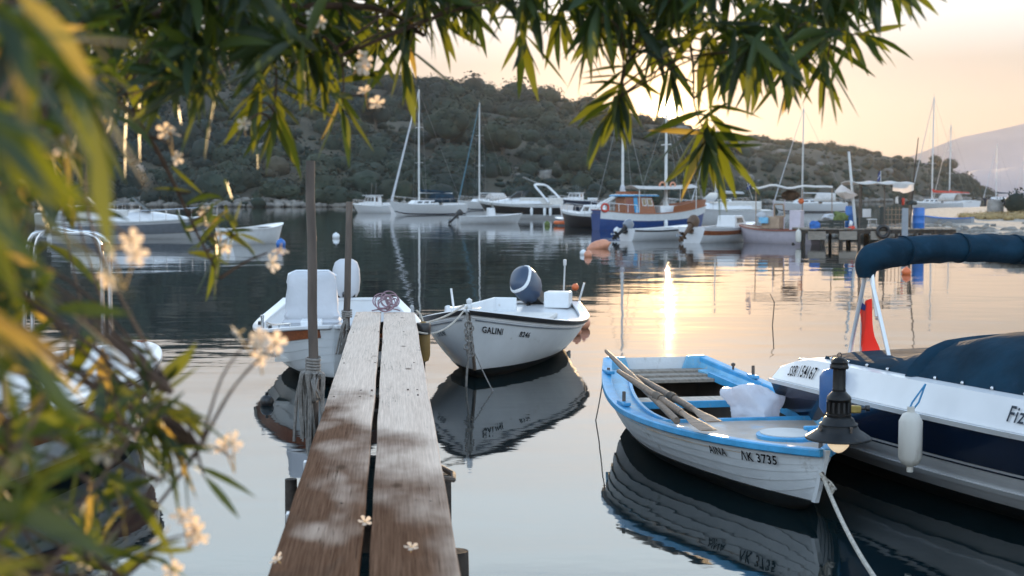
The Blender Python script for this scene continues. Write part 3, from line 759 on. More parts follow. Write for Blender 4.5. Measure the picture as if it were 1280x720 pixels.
# ================================================================ FLOWERS dropped on the planks
def blossom(mb_, c, nrm, s_, seed):
    r_ = random.Random(seed); n_ = Vector(nrm).normalized(); a = n_.orthogonal().normalized(); b_ = n_.cross(a)
    for k in range(5):
        an = k * 1.2566 + r_.uniform(-.15, .15); d = a * math.cos(an) + b_ * math.sin(an); e = n_.cross(d); up = r_.uniform(.15, .5)
        P = [c, c + d * s_ * .35 + e * s_ * .2 + n_ * s_ * .10 * up, c + d * s_ * .8 + e * s_ * .34 + n_ * s_ * .5 * up, c + d * s_ * 1.02 + e * s_ * .05 + n_ * s_ * .62 * up, c + d * s_ * .85 - e * s_ * .32 + n_ * s_ * .4 * up, c + d * s_ * .35 - e * s_ * .2 + n_ * s_ * .06 * up]
        mb_.mi = 0; mb_.add(P, [(0, 1, 2, 3), (0, 3, 4, 5)])
    mb_.mi = 1; mb_.tube([c - n_ * s_ * .75, c - n_ * s_ * .3, c + n_ * s_ * .05], [s_ * .07, s_ * .1, s_ * .17], 6); mb_.mi = 0
for px, py, n_, lb in ((456, 652, (.2, -.5, .8), 'fallen pale blossom lying on the gap between the two planks'), (514, 684, (.1, -.3, .9), 'fallen pale blossom on the right hand plank'), (346, 699, (-.5, -.3, .7), 'fallen pale blossom at the left edge of the jetty')):
    mb = MB(); c = at(px, py, ZD + .03); blossom(mb, Vector((0, 0, 0)), n_, .024, px)
    tag(mb.build('fallen_blossom', ['petal', 'petal_mid'], smooth=60, loc=c), lb, 'flower', 'blossoms fallen on the jetty')

# ================================================================ BLUE RIMMED ROWING BOAT
def loc(root, w): return Matrix.Rotation(-root.rotation_euler.z, 3, 'Z') @ (Vector(w) - root.location)
H = Hull(3.489, 1.33, .425, .275, .312, .60, 1.545, .863, .126, .15, .3, .55)
row = thing('rowing_boat', 'white rowing boat with a chipped blue rim and open cockpit', 'rowing boat', (1.413, 9.387, 0), -1.406)
sh = H.shell([0, .30, .46, .60, .72, .83, 1], .012)
# notch the transom: drop the topmost strip of its cap
k_ = sh.f.index([0, 1, 30, 31]) if [0, 1, 30, 31] in sh.f else None
if k_ is not None: sh.f.pop(k_); sh.m.pop(k_)
sh.build('hull', 'hull_old', row, smooth=30)
H.bottom(row, .016); H.inner(.015, .985, .034, -.03, notch=2).build('lining', 'dark_in', row)
H.rail(0, 1, .055, .045, .006, .022, transom=False).build('gunwale', 'blue_paint', row, bevel=.008)
mb = MB()
for sd in (1, -1):
    rings = []
    for i in range(25):
        t = .008 + .972 * i / 24; v1 = 1 - .10 / (H.zs(t) - H.zk(t))
        rings.append([H.p(t, .97, sd, 0, .030), H.p(t, .97, sd, 0, .046), H.p(t, v1, sd, 0, .048), H.p(t, v1, sd, 0, .030)])
    mb.loft(rings)
mb.build('bulwark', 'blue_worn', row)
xs = -H.L / 2; b0 = H.b(0); zt = H.zs(0); 
for sd in (1, -1):
    MB().hexa([(xs - .006, sd * (b0 - .004), zt - .17), (xs + .03, sd * (b0 - .004), zt - .17), (xs + .03, sd * .20, zt - .13), (xs - .006, sd * .20, zt - .13)], [(xs - .006, sd * (b0 - .002), zt + .012), (xs + .03, sd * (b0 - .002), zt + .012), (xs + .03, sd * .25, zt + .008), (xs - .006, sd * .25, zt + .008)]).build('transom_quarter', 'blue_worn', row, bevel=.006)
def side_deck(t0, t1, i0, i1, drop, thk, m, nm, sides=(1, -1), n=14):
    for sd in sides:
        g = []
        for i in range(n + 1):
            t = t0 + (t1 - t0) * i / n; q = H.p(t, 1, sd); b_ = H.b(t)
            g.append([Vector((q.x, sd * (b_ - i0), q.z - drop)), Vector((q.x, sd * (b_ - (i0 + i1) / 2), q.z - drop + .004)), Vector((q.x, sd * (b_ - i1), q.z - drop))])
        MB().sheet(g, thk).build(nm, m, row)
side_deck(.05, .56, .03, .185, .052, .022, 'blue_worn', 'side_deck', (-1,))
side_deck(.05, .56, .03, .15, .060, .022, 'blue_worn', 'side_deck', (1,))
H.deck(.555, .985, .056, .012, .03, 20, .022).build('foredeck', 'deck_worn', row)
q = H.p(.555, 1, 1); b_ = H.b(.555)
MB().box((q.x - .012, 0, q.z - .055), (.024, 2 * b_ - .09, .06)).build('coaming', 'blue_paint', row, bevel=.005)
for sd, i1, dr in ((-1, .185, .052), (1, .15, .060)):
    mb = MB(); rings = []
    for i in range(13):
        t = .10 + .45 * i / 12; q = H.p(t, 1, sd); y = H.b(t) - i1
        rings.append([Vector((q.x, sd * (y + .002), q.z - dr + .022)), Vector((q.x, sd * (y - .02), q.z - dr + .022)), Vector((q.x, sd * (y - .02), q.z - dr - .03)), Vector((q.x, sd * (y + .002), q.z - dr - .03))])
    mb.loft(rings); mb.build('coaming', 'blue_paint', row)
for k in range(3):
    x = xs + .05 + k * .135 + .06; t = (x + H.L / 2) / H.L; MB().box((x, 0, H.zs(t) - .085), (.128, 2 * H.b(t) - .1, .028)).build('stern_board', 'grey_board', row, bevel=.005)
for tt, m in ((.30, 'pale_board'),):
    x = xs + tt * H.L; z = H.zs(tt) - .08
    MB().box((x, 0, z), (.19, 2 * H.b(tt) - .34, .03)).build('thwart', m, row, bevel=.005)
    MB().box((x + .104, 0, z - .012), (.016, 2 * H.b(tt) - .34, .05)).build('thwart_edge', 'blue_paint', row, bevel=.003)
MB().box((-.45, 0, .0), (1.5, .46, .02)).build('floorboard', 'grey_board', row)
hp = loc(row, at(984, 539, .265)); t = (hp.x + H.L / 2) / H.L; zf = H.zs(t) - .056 + .010
mb = MB(); mb.lathe([(.185, 0), (.188, .022), (.175, .03), (0, .031)], (hp.x, hp.y, zf), 36); ha = mb.build('hatch', 'blue_paint', row)
MB().lathe([(.165, 0), (.165, .006), (0, .007)], (hp.x, hp.y, zf + .030), 36).build('hatch_lid', 'deck_light', ha)
# oarlock blocks and pins
def lockpin(px, py, z, hgt, blk=True):
    sd = 1 if px > 900 else -1
    def onrim(t): q = H.p(t, 1, sd); q.y -= sd * .03; return q
    t = min((k / 100 for k in range(4, 97)), key=lambda t: abs(proj(row.location + Matrix.Rotation(-1.406, 3, 'Z') @ onrim(t))[0] - px) if sd > 0 else abs(proj(row.location + Matrix.Rotation(-1.406, 3, 'Z') @ onrim(t))[1] - py))
    p = onrim(t); z = p.z + .006
    mb = MB(); mb.lathe([(.012, -.03), (.012, hgt), (.010, hgt + .005), (0, hgt + .006)], (p.x, p.y, z), 10); o = mb.build('thole_pin', 'rust_iron', row)
    if blk: MB().box((p.x, p.y, z + .012), (.17, .05, .024), rz=.05 if p.y < 0 else -.05).build('pin_block', 'blue_paint', o, bevel=.006)
lockpin(768, 468, .42, .035); lockpin(803, 507, .34, .085); lockpin(941, 462, .36, .085); lockpin(1021, 497, .30, .075)
p = H.p(.13, 1, 1); MB().lathe([(.008, 0), (.008, .03), (.016, .036), (.016, .05), (0, .058)], (p.x, p.y - .03, p.z), 10).build('cleat', 'rust_iron', row)
p = loc(row, at(1021, 545, .31)); mb = MB(); mb.box((p.x, p.y - .02, H.zs(.93) + .02), (.05, .06, .07)); mb.box((p.x - .01, p.y - .02, H.zs(.93) + .06), (.03, .11, .025)); mb.build('bow_bitt', 'blue_paint', row, bevel=.006)
# stem post and ring
mb = MB(); mb.loft([[H.p(1, v, 1) + Vector((dx, sd * .02, 0)) for dx, sd in ((.0, 1), (.03, .6), (.03, -.6), (0, -1))] for v in (0, .25, .5, .75, 1.0)]); mb.build('stem', 'hull_old', row)
pz = H.p(1, .52, 1); MB().torus((pz.x + .04, 0, pz.z), .022, .006, Matrix.Rotation(math.pi / 2, 3, 'X'), 18, 6).build('mooring_ring', 'rust_iron', row)
H.text('AINA', .765, .112, .066, -1, row, 'ink', .017, .92, 'name_lettering'); H.text('ΛK 3735', .845, .115, .076, -1, row, 'ink', .017, .92, 'registration_number')
# oars and pole laid along its side
def oar(label, a, b_, blade, name='oar', blade_first=False):
    a, b_ = Vector(a), Vector(b_); r = thing(name, label, name, tuple(a), 0, 'oars laid in the rowing boat'); d = b_ - a; L = d.length; u = d.normalized()
    mb = MB(); n = 10; k = .74 if blade else 1
    mb.tube([u * (L * k * i / n) for i in range(n + 1)], [(.015 + .009 * math.sin(min(1, i / n * 1.3) * 2.2)) for i in range(n + 1)], 12); mb.build('shaft', 'oar', r)
    if blade:
        side = u.cross(Vector((0, 0, 1))).normalized(); up = side.cross(u); rings = []
        for i in range(9):
            t = i / 8; w = .020 + .036 * sm(.1, .75, t); th = .019 * (1 - .75 * t)
            c = u * (L * (.735 + .265 * t)); rings.append([c + side * w * math.cos(q) + up * th * math.sin(q) for q in [j * math.pi / 6 for j in range(12)]])
        MB().loft(rings).build('blade', 'oar_blade', r)
        MB().tube([u * L * .46, u * L * .52], [.031, .031], 12).build('collar', 'leather', r)
    else:
        mb = MB(); mb.tube([u * -.05, u * .02], [.006, .016], 10); mb.build('tip', 'oar', r)
oar('thin bare pole with a pointed tip laid over the rowing boat stern, outermost of three', at(758, 439, .49), at(846, 526, .315), False, 'wooden_pole')
oar('oar with a leather collar lying between the pole and the other oar', at(773, 464, .45), at(886, 538, .305), True)
oar('oar with a broad pale blade lying innermost over the cockpit', at(797, 471, .40), at(893, 527, .29), True)
# plastic bag
def crumple(c, sc, seed, amp=.35, np_=16):
    """thin stuff in a heap: flat facets meeting in creases, with finer wrinkles"""
    q_ = random.Random(seed); pl = []
    for i in range(np_):
        n_ = Vector((q_.gauss(0, 1), q_.gauss(0, 1), q_.gauss(.2, .8))).normalized(); pl.append((n_, q_.uniform(.72, 1.0)))
    v, f = _ball((0, 0, 0), 1, 64, 44, (1, 1, 1)); V = []
    for q in v:
        q = Vector(q).normalized(); k = 1.25
        for n_, d_ in pl:
            t_ = q.dot(n_)
            if t_ > .05: k = min(k, d_ / t_)
        n1 = mnoise.noise(q * 1.7 + Vector((seed, 0, 0))); n3 = 1 - abs(mnoise.noise(q * 4.5 + Vector((0, 0, seed)))) * 2; n4 = 1 - abs(mnoise.noise(q * 10 + Vector((5, 0, seed)))) * 2
        k *= 1 + amp * .7 * n1 + amp * .12 * n3 + amp * .06 * n4
        w = Vector((q.x * sc[0] * k, q.y * sc[1] * k, q.z * sc[2] * k)); w.z = max(w.z, -sc[2] * .75); V.append(w)
    mb = MB(); mb.add(V, f); return mb
c = atY(944, 508, 9.45)
tag(crumple(c, (.20, .165, .165), 3.3, .35).build('plastic_bag', 'bag', smooth=70, loc=c), 'crumpled white plastic bag lying in the rowing boat', 'plastic bag')

# fishing lamp over the bow
lp = atY(1048, 547, 7.56)
lamp = thing('fishing_lamp', 'black pressure lamp with a wide shade mounted over the rowing boat bow', 'lamp', tuple(lp))
MB().lathe([(.172, -.008), (.176, -.004), (.174, .004), (.160, .014), (.135, .030), (.112, .044), (.103, .060), (.100, .062), (.099, .070), (.102, .074), (.096, .080), (.088, .085), (.080, .105), (.062, .118), (.05, .118), (.05, .10), (.09, .06), (.11, .038), (.135, .024), (.165, .002)], (0, 0, 0), 56).build('shade', 'shade_grey', lamp)
bd = MB().lathe([(.060, .112), (.0665, .118), (.0665, .128), (.063, .131), (.063, .205), (.066, .209), (.062, .222), (.046, .240), (.036, .250), (.036, .262), (.0, .262)], (0, 0, 0), 40).build('burner_body', 'lamp_black', lamp)
mb = MB()
for k in range(14):
    a = k * 2 * math.pi / 14; mb.box((math.cos(a) * .0645, math.sin(a) * .0645, .166), (.003, .012, .055), rz=a)
mb.build('vent_slots', 'black', bd)
MB().lathe([(.034, .255), (.036, .258), (.034, .262), (.034, .375), (.038, .378), (.038, .384), (0, .385)], (0, 0, 0), 32).build('chimney', 'lamp_black', lamp)
cp = MB().lathe([(.046, .372), (.049, .376), (.049, .384), (.044, .392), (.044, .404), (.046, .407), (.040, .420), (.026, .430), (.012, .434), (0, .435)], (0, 0, 0), 36).build('cap', 'lamp_black', lamp)
MB().torus((0, 0, .445), .011, .003, Matrix.Rotation(math.pi / 2, 3, 'X'), 18, 6).build('hanging_ring', 'rust_iron', cp)
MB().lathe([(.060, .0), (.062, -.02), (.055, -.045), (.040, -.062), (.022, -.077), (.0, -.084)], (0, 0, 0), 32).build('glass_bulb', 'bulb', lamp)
vv = MB().box((.085, -.01, .155), (.06, .035, .04)).build('valve', 'brass', lamp, bevel=.006)
MB().tube([(.11, -.01, .158), (.155, -.012, .160)], .008, 10).lathe([(.006, -.012), (.017, -.010), (.017, .010), (.006, .012)], (.150, -.012, .160), 12, Matrix.Rotation(math.pi / 2, 3, 'Y')).build('valve_knob', 'black', vv)
for a in (.4, 1.97, 3.54, 5.1): MB().lathe([(.006, 0), (.006, .02), (.009, .022), (.009, .03), (0, .032)], (math.cos(a) * .115, math.sin(a) * .115, .042), 8).build('shade_screw', 'rust_iron', lamp)
st = Vector(loc(row, lp)); bw = row.location + Matrix.Rotation(-1.406, 3, 'Z') @ H.p(.985, 1, 1)
mb = MB(); mb.tube(smooth_path([bw - lp + Vector((-.02, .10, -.02)), bw - lp + Vector((-.01, .10, .10)), Vector((-.02, .10, .16)), Vector((0, .05, .165))], 5), .012, 8); mb.build('bracket_arm', 'rust_iron', lamp)
# its mooring rope
rg = row.location + Matrix.Rotation(-1.406, 3, 'Z') @ Vector((pz.x + .05, 0, pz.z))
mb = MB(); mb.tube(sag(rg, atY(1108, 742, 5.75), .05, 16), .011, 7)
for k in range(5): mb.torus(rg + Vector((.008 * k, -.02 * k, -.016 * k)), .02, .009, Matrix.Rotation(.6 * k, 3, 'X') @ Matrix.Rotation(.9, 3, 'Y'), 14, 6)
mb.tube(smooth_path([rg, rg + Vector((.03, -.05, -.02)), rg + Vector((.06, -.05, -.06))]), .006, 5)
tag(mb.build('mooring_rope', 'rope'), 'knotted rope running from the rowing boat bow towards the shore', 'rope', 'mooring ropes')
mb = MB(); q = row.location + Matrix.Rotation(-1.406, 3, 'Z') @ H.p(.03, .95, -1, .01); w0 = at(744, 528, -.12)
mb.tube(sag(q, w0, .03, 10), .005, 5)
tag(mb.build('mooring_rope', 'rope_grey'), 'thin line from the rowing boat stern down into the water', 'rope', 'mooring ropes')

# ================================================================ WHITE BOAT MOORED BY ITS BOW (centre)
Hg = Hull(3.905, 1.66, .403, .355, .611, .624, 2.61, .935, .36, .15, .3, .55)
gal = thing('fishing_boat', 'white open fishing boat with a black rim and tilted outboard, moored bow first', 'fishing boat', (-.067, 15.282, 0), -1.758)
GR = Matrix.Rotation(-1.758, 3, 'Z')
def gw(p): return gal.location + GR @ Vector(p)
Hg.shell().build('hull', 'white', gal, smooth=60)
Hg.bottom(gal); Hg.strip(.93, 1.0, .022, 0, 1).build('rim', 'black_rim', gal)
Hg.rail(0, 1, .10, .03, .012, .012).build('gunwale', 'gel', gal, bevel=.008)
Hg.strip(.845, .865, .010, .0, .985).build('rubbing_strake', 'motor_grey', gal)
Hg.deck(.0, .985, .045, .03, .03, 24, .02).build('deck', 'gel', gal)
mb = MB()
rings = []
for i in range(13):
    t = .14 + .62 * i / 12; q = Hg.p(t, 1, -1); y = -(Hg.b(t) - .26)
    rings.append([Vector((q.x, y - .025, q.z - .04)), Vector((q.x, y - .02, q.z + .13)), Vector((q.x, y + .02, q.z + .13)), Vector((q.x, y + .025, q.z - .04))])
mb.loft(rings); q = Hg.p(.14, 1, -1); y = -(Hg.b(.14) - .26)
mb.box((q.x, y + .12, q.z + .045), (.05, .28, .17)); mb.build('coaming', 'white', gal, bevel=.01)
q = Hg.p(.60, 1, 1)
MB().box((-.30, .12, Hg.zs(.4) + .0), (1.15, .62, .05)).build('engine_hatch', 'deck_light', gal, bevel=.015)
MB().box((-1.74, .30, .45), (.30, .30, .19)).build('stern_locker', 'white', gal, bevel=.015)
ob = outboard(gal, (-1.95, -.02, .47), math.pi, R(-48), 'motor_blue', 'black', 1.02)
ob.rotation_euler = (R(-30), R(-46), math.pi); ob.scale = (.95,) * 3; ob.location.y += .02
mb = MB()
for z, a, b_, x in [(.075, .222, .152, .02), (.075, .228, .158, .02), (.095, .228, .158, .02), (.095, .222, .152, .02)]: pass
mb.loft([[Vector((x + a * abs(math.cos(k)) ** .75 * (1 if math.cos(k) > 0 else -1), b_ * abs(math.sin(k)) ** .75 * (1 if math.sin(k) > 0 else -1), z)) for k in [i * 2 * math.pi / 20 for i in range(20)]] for z, a, b_, x in [(.325, .206, .157, .035), (.335, .208, .158, .035), (.352, .200, .153, .035), (.36, .194, .148, .035)]])
mb.build('cowling_band', 'white', ob)
an = gw((0, 0, 0)); p = loc(gal, at(704, 366, .48)); MB().tube([(p.x, p.y, .36), (p.x, p.y + .015, .70), (p.x, p.y + .02, .84)], [.011, .010, .009], 8).lathe([(.02, .82), (.022, .84), (.022, .89), (0, .90)], (p.x, p.y + .02, 0), 10).build('stern_light', 'alu', gal)
p = loc(gal, at(728, 378, .38)); MB().tube([(p.x, p.y - .05, .36), (p.x - .02, p.y + .02, .62)], .012, 8).build('tiller_rod', 'alu', gal)
p = loc(gal, at(719, 372, .42)); MB().ball((p.x, p.y, .55), .045, 14, 9).build('float_ball', 'orange', gal)
p = loc(gal, at(568, 381, .55)); MB().tube([(p.x, p.y, .45), (p.x - .02, p.y - .04, .72)], .012, 8).build('rod', 'alu', gal)
q = Hg.p(.985, 1, 1); MB().lathe([(.03, -.03), (.03, .05), (.02, .06), (.028, .075), (.028, .10), (0, .12)], (q.x - .07, 0, q.z), 12).build('bow_post', 'white', gal)
mb = MB(); mb.box((q.x - .12, 0, q.z + .01), (.20, .16, .012)); mb.build('bow_plate', 'metal', gal, bevel=.004)
mb = MB(); mb.loft([[Hg.p(1, v, 1) + Vector((dx, sd * .018, 0)) for dx, sd in ((-.01, 1), (.022, .6), (.022, -.6), (-.01, -1))] for v in (0, .25, .5, .75, .93)]); mb.build('stem', 'rust_iron', gal)
Hg.text('GALINI', .972, .205, .088, 1, gal, 'ink', .008, .72, 'name_lettering'); Hg.text('8246', .862, .20, .074, 1, gal, 'ink', .008, .95, 'registration_number')
Hg.text('ΛK 8246', .84, .21, .08, -1, gal, 'ink_grey', .010, .7, 'registration_number')
# ropes on it
sb = gw(Hg.p(1, .92, 1) + Vector((.04, 0, 0)))
jc = at(527, 404, ZD - .02); jc2 = at(522, 415, ZD - .06)
rope('mooring_rope', 'upper white rope from the white fishing boat bow to the jetty corner', sag(gw((q.x - .06, -.05, q.z + .05)), jc, .03), .010, 'rope', 'mooring ropes')
rope('mooring_rope', 'lower slack white rope from the white fishing boat bow to the jetty', sag(gw((q.x - .06, -.02, q.z + .04)), jc2, .10), .009, 'rope', 'mooring ropes')
mb = MB(); s0 = gw(Hg.p(1, .95, 1) + Vector((.03, 0, 0)))
mb.tube(smooth_path([s0, s0 + Vector((.01, -.05, -.12)), s0 + Vector((.02, -.06, -.3))] + [Vector((s0.x - .005, s0.y - .08, .0)), Vector((s0.x - .01, s0.y - .08, -.2))], 5), .011, 6)
for k in range(9):
    c = s0 + Vector((rng.uniform(-.01, .03), -.05, -.10 - k * .035)); mb.torus(c, .03, .010, Matrix.Rotation(rng.uniform(.6, 1.6), 3, 'X') @ Matrix.Rotation(rng.uniform(-.6, .6), 3, 'Y'), 12, 5)
tag(mb.build('mooring_rope', 'rope_grey'), 'thick knotted rope hanging down the stem of the white fishing boat into the water', 'rope', 'mooring ropes')
rope('mooring_rope', 'thin slanting line from the white fishing boat stem into the water on its right', sag(s0 + Vector((.02, -.03, -.25)), at(619, 494, -.13), .02), .006, 'rope_grey', 'mooring ropes')
# buoys at its stern
for px, py, r_, lb in ((730, 393, .085, 'pale orange ball buoy floating at the white fishing boat stern'), (721, 401, .06, 'small dull buoy half hidden beside the ball buoy at the white fishing boat stern')):
    p = at(px, py + 8, 0); t_ = thing('ball_buoy', lb, 'buoy', (p.x, p.y, 0), 0, 'buoys on the water')
    MB().ball((0, 0, r_ * .75), r_, 20, 14).build('float', 'peach', t_); MB().lathe([(.02, r_ * 1.68), (.022, r_ * 1.9), (.012, r_ * 2.0), (0, r_ * 2.02)], (0, 0, 0), 10).build('eye', 'peach', t_)

# ================================================================ WHITE MOTORBOAT WITH COVERED CONSOLE (left of the jetty)
Hl = Hull(3.447, 1.708, .50, .345, .493, .754, 1.763, .451, .123, .15, .3, .55)
lb_ = thing('motorboat', 'white clinker motorboat with an orange wooden band and covered steering console', 'motorboat', (-1.816, 14.739, 0), -1.472)
LR = Matrix.Rotation(-1.472, 3, 'Z')
Hl.shell([0, .3, .45, .6, .74, .88, 1], .014).build('hull', 'white', lb_, smooth=30)
Hl.bottom(lb_, .012); Hl.strip(.78, .965, .014, .0, .995).build('wooden_band', 'orange_wood', lb_)
Hl.rail(0, 1, .085, .04, .012, .022).build('gunwale', 'gel', lb_, bevel=.010)
Hl.inner(.02, .98, .04, .10).build('lining', 'gel', lb_)
Hl.deck(.66, .985, .018, .03, .05, 16, .03).build('foredeck', 'gel', lb_)
MB().box((-.15, 0, .11), (2.5, 1.15, .03)).build('cockpit_floor', 'deck_light', lb_)
p = loc(lb_, atY(390, 370, 14.2))
def rrect(cx, cy, z, a, b_, r_, n=5, jig=0, sd=0):
    out = []
    for qx, qy, a0 in ((1, 1, 0), (-1, 1, 90), (-1, -1, 180), (1, -1, 270)):
        for k in range(n):
            an = R(a0 + 90 * k / (n - 1)); v = Vector((cx + qx * (a - r_) + r_ * math.cos(an), cy + qy * (b_ - r_) + r_ * math.sin(an), z))
            if jig: w_ = mnoise.noise(v * 7 + Vector((sd, 0, 0))); v += Vector((w_ * jig, w_ * jig, 0))
            out.append(v)
    return out
mb = MB(); mb.loft([rrect(p.x, p.y, z, a, b_, .07, 6, j, z * 3) for z, a, b_, j in ((.34, .22, .275, .03), (.38, .25, .29, .05), (.41, .225, .265, .04), (.44, .245, .285, .05), (.47, .215, .255, .04), (.50, .235, .265, .05), (.54, .212, .248, .03), (.62, .21, .246, .022), (.70, .205, .244, .02), (.78, .198, .243, .02), (.85, .19, .24, .018), (.90, .175, .225, .012), (.925, .14, .19, 0.004))])
mb.build('console_cover', 'cover_white', lb_, smooth=70)
mb = MB(); mb.tube([(p.x - .1, p.y - .20, .74), (p.x - .1, p.y - .245, .82), (p.x - .1, p.y - .23, .90), (p.x - .1, p.y - .16, .93), (p.x - .1, p.y + .16, .93), (p.x - .1, p.y + .24, .88)], .014, 8); mb.build('console_rail', 'alu', lb_)
o_ = outboard(lb_, tuple(loc(lb_, atY(433, 376, 16.62))), math.pi, R(-4), 'cover_white', 'black', 1.0)
o_.scale = (1.05, 1.05, 1.12)
for px, t in ((341, .80), (338, .7)): pass
for t, sd in ((.66, -1), (.60, 1), (.35, 1)):
    q = Hl.p(t, 1, sd); MB().lathe([(.018, 0), (.016, .10), (.02, .11), (.02, .13), (0, .135)], (q.x, q.y - sd * .05, q.z + .01), 10).build('bollard', 'metal', lb_)
for t, sd in ((.78, -1), (.85, 1), (.5, -1)):
    q = Hl.p(t, 1, sd); MB().box((q.x, q.y - sd * .05, q.z + .03), (.10, .03, .035)).build('cleat', 'black', lb_, bevel=.006)
mb = MB(); rl = [Hl.p(t, 1, -1) - Vector((0, -.12, -.05)) for t in (.58, .7, .8, .88)]; mb.tube(smooth_path(rl, 5), .010, 6)
for v in rl[::1]: mb.tube([v, v - Vector((0, 0, .05))], .008, 6)
mb.build('deck_rail', 'metal', lb_)
MB().box((1.12, -.22, .47), (.26, .20, .06)).build('deck_hatch', 'white', lb_, bevel=.01)
q = Hl.p(.93, .9, -1, .05); 
rope('mooring_rope', 'rope from the orange banded motorboat to the jetty side', sag(lb_.location + LR @ Hl.p(.97, 1, 1), at(433, 412, ZD - .03), .04), .009, 'rope_grey', 'mooring ropes')
p = at(327, 497, 0)
t_ = thing('ball_buoy', 'small black buoy floating by the orange banded motorboat hull', 'buoy', (p.x, p.y + .25, 0), 0, 'buoys on the water'); MB().ball((0, 0, .03), .06, 14, 10).build('float', 'black', t_); MB().lathe([(.012, .08), (.014, .11), (0, .115)], (0, 0, 0), 8).build('eye', 'black', t_)

# ================================================================ NAVY AND WHITE SPEEDBOAT (right)
Hs = Hull(4.267, 1.982, .446, .491, .46, .801, 2.518, .637, .156, .2, .34, .6)
SY = -1.208
spd = thing('speedboat', 'white speedboat with navy sides and a navy cockpit cover', 'speedboat', (3.268, 7.969, 0), SY)
SRm = Matrix.Rotation(SY, 3, 'Z')
Hs.shell(n=36).build('hull', 'gel', spd, smooth=60)
Hs.bottom(spd); Hs.strip(.64, .955, .006, .0, .998, 34).build('navy_band', 'navy', spd)
Hs.strip(.60, .615, .007, .0, .998, 34).build('pin_stripe', 'navy', spd)
Hs.strip(.955, 1.0, .020, .0, .999, 34).build('rub_rail', 'white', spd)
Hs.strip(.40, .45, .018, .0, .96, 30).build('spray_rail', 'gel', spd)
def mh(t): return .175 * sm(-.12, .13, t) * (1 - .25 * sm(.7, 1, t))
def mould(t, k, sd, off=0):
    q = Hs.p(t, 1, sd); b_ = Hs.b(t); w = min(.17, b_ * .5)
    # a slanting side panel that turns over into a narrow side deck
    if k < .72: u = k / .72; y = b_ - w * .42 * u - .012; z = q.z + mh(t) * u * .93; ny, nz = .92, .38
    else: u = (k - .72) / .28; y = b_ - w * (.42 + .58 * u) - .012; z = q.z + mh(t) * (.93 + .07 * math.sin(u * 1.57)); ny, nz = .3, .95
    return Vector((q.x, sd * (y + off * ny), z + off * nz))
mb = MB(); rings = []
for i in range(121):
    t = i / 120
    rings.append([mould(t, k / 7, 1) for k in range(8)] + [mould(t, k / 7, -1) for k in range(7, -1, -1)])
mb.loft(rings, False, False)
n_ = 16; mb.add(rings[0], [tuple(range(16))]); mb.build('deck_moulding', 'gel', spd, smooth=50)
# cockpit cover
def ch(t): return .035 + .24 * sm(.22, .50, t) + .09 * sm(.48, .78, t)
mb = MB(); g = []
for i in range(61):
    t = .135 + .80 * i / 60; h = ch(t); row_ = []
    b_ = mould(t, .92, 1).y; z0 = mould(t, .92, 1).z + .004
    sc_ = .028 * math.sin(i * .9) * .35
    prof = [(1.03, -.03 - sc_ * .5), (1.0, .012), (.93, .35 * h), (.84, .66 * h), (.70, .88 * h), (.45, .985 * h), (.15, 1.02 * h), (0, 1.03 * h)]
    L_ = []
    for f_, dz in prof:
        w_ = .007 * mnoise.noise(Vector((t * 26, f_ * 4, 1))) * min(1, h * 4)
        L_.append((f_ * b_, z0 + dz + w_))
    x = -Hs.L / 2 + Hs.L * t
    row_ = [Vector((x, y, z)) for y, z in L_] + [Vector((x, -y, z)) for y, z in reversed(L_[:-1])]
    g.append(row_)
mb.sheet(g, .008); cv = mb.build('cockpit_cover', 'navy_cloth', spd, smooth=60)
# sewn strap across the cover, and press studs along its edge
mb = MB(); rings = []
ts_ = .385
def cov(t, f_):
    h = ch(t); b_ = mould(t, .92, 1).y; z0 = mould(t, .92, 1).z + .004
    P = [(1.03, -.03), (1.0, .012), (.93, .35 * h), (.84, .66 * h), (.70, .88 * h), (.45, .985 * h), (.15, 1.02 * h), (0, 1.03 * h)]
    k = f_ * (len(P) - 1); i = min(int(k), len(P) - 2); a, c = P[i], P[i + 1]; r_ = k - i
    return Vector((-Hs.L / 2 + Hs.L * t, -(a[0] + (c[0] - a[0]) * r_) * b_, z0 + a[1] + (c[1] - a[1]) * r_))
for i in range(20):
    f_ = i / 19; c = cov(ts_, f_); wdt = .05 + .012 * math.sin(f_ * 5); out = Vector((0, -.5, .6)).normalized() * .030
    rings.append([c + Vector((-wdt, 0, 0)), c + Vector((-wdt * .6, 0, 0)) + out, c + Vector((wdt * .5, 0, 0)) + out * .8, c + Vector((wdt, 0, 0))])
mb.loft(rings); mb.build('cover_fold', 'navy_cloth', cv)
for i in range(13):
    t = .16 + .055 * i; c = cov(t, .10); MB().ball(c + Vector((0, -.008, .006)), .011, 10, 6).build('press_stud', 'metal', cv)
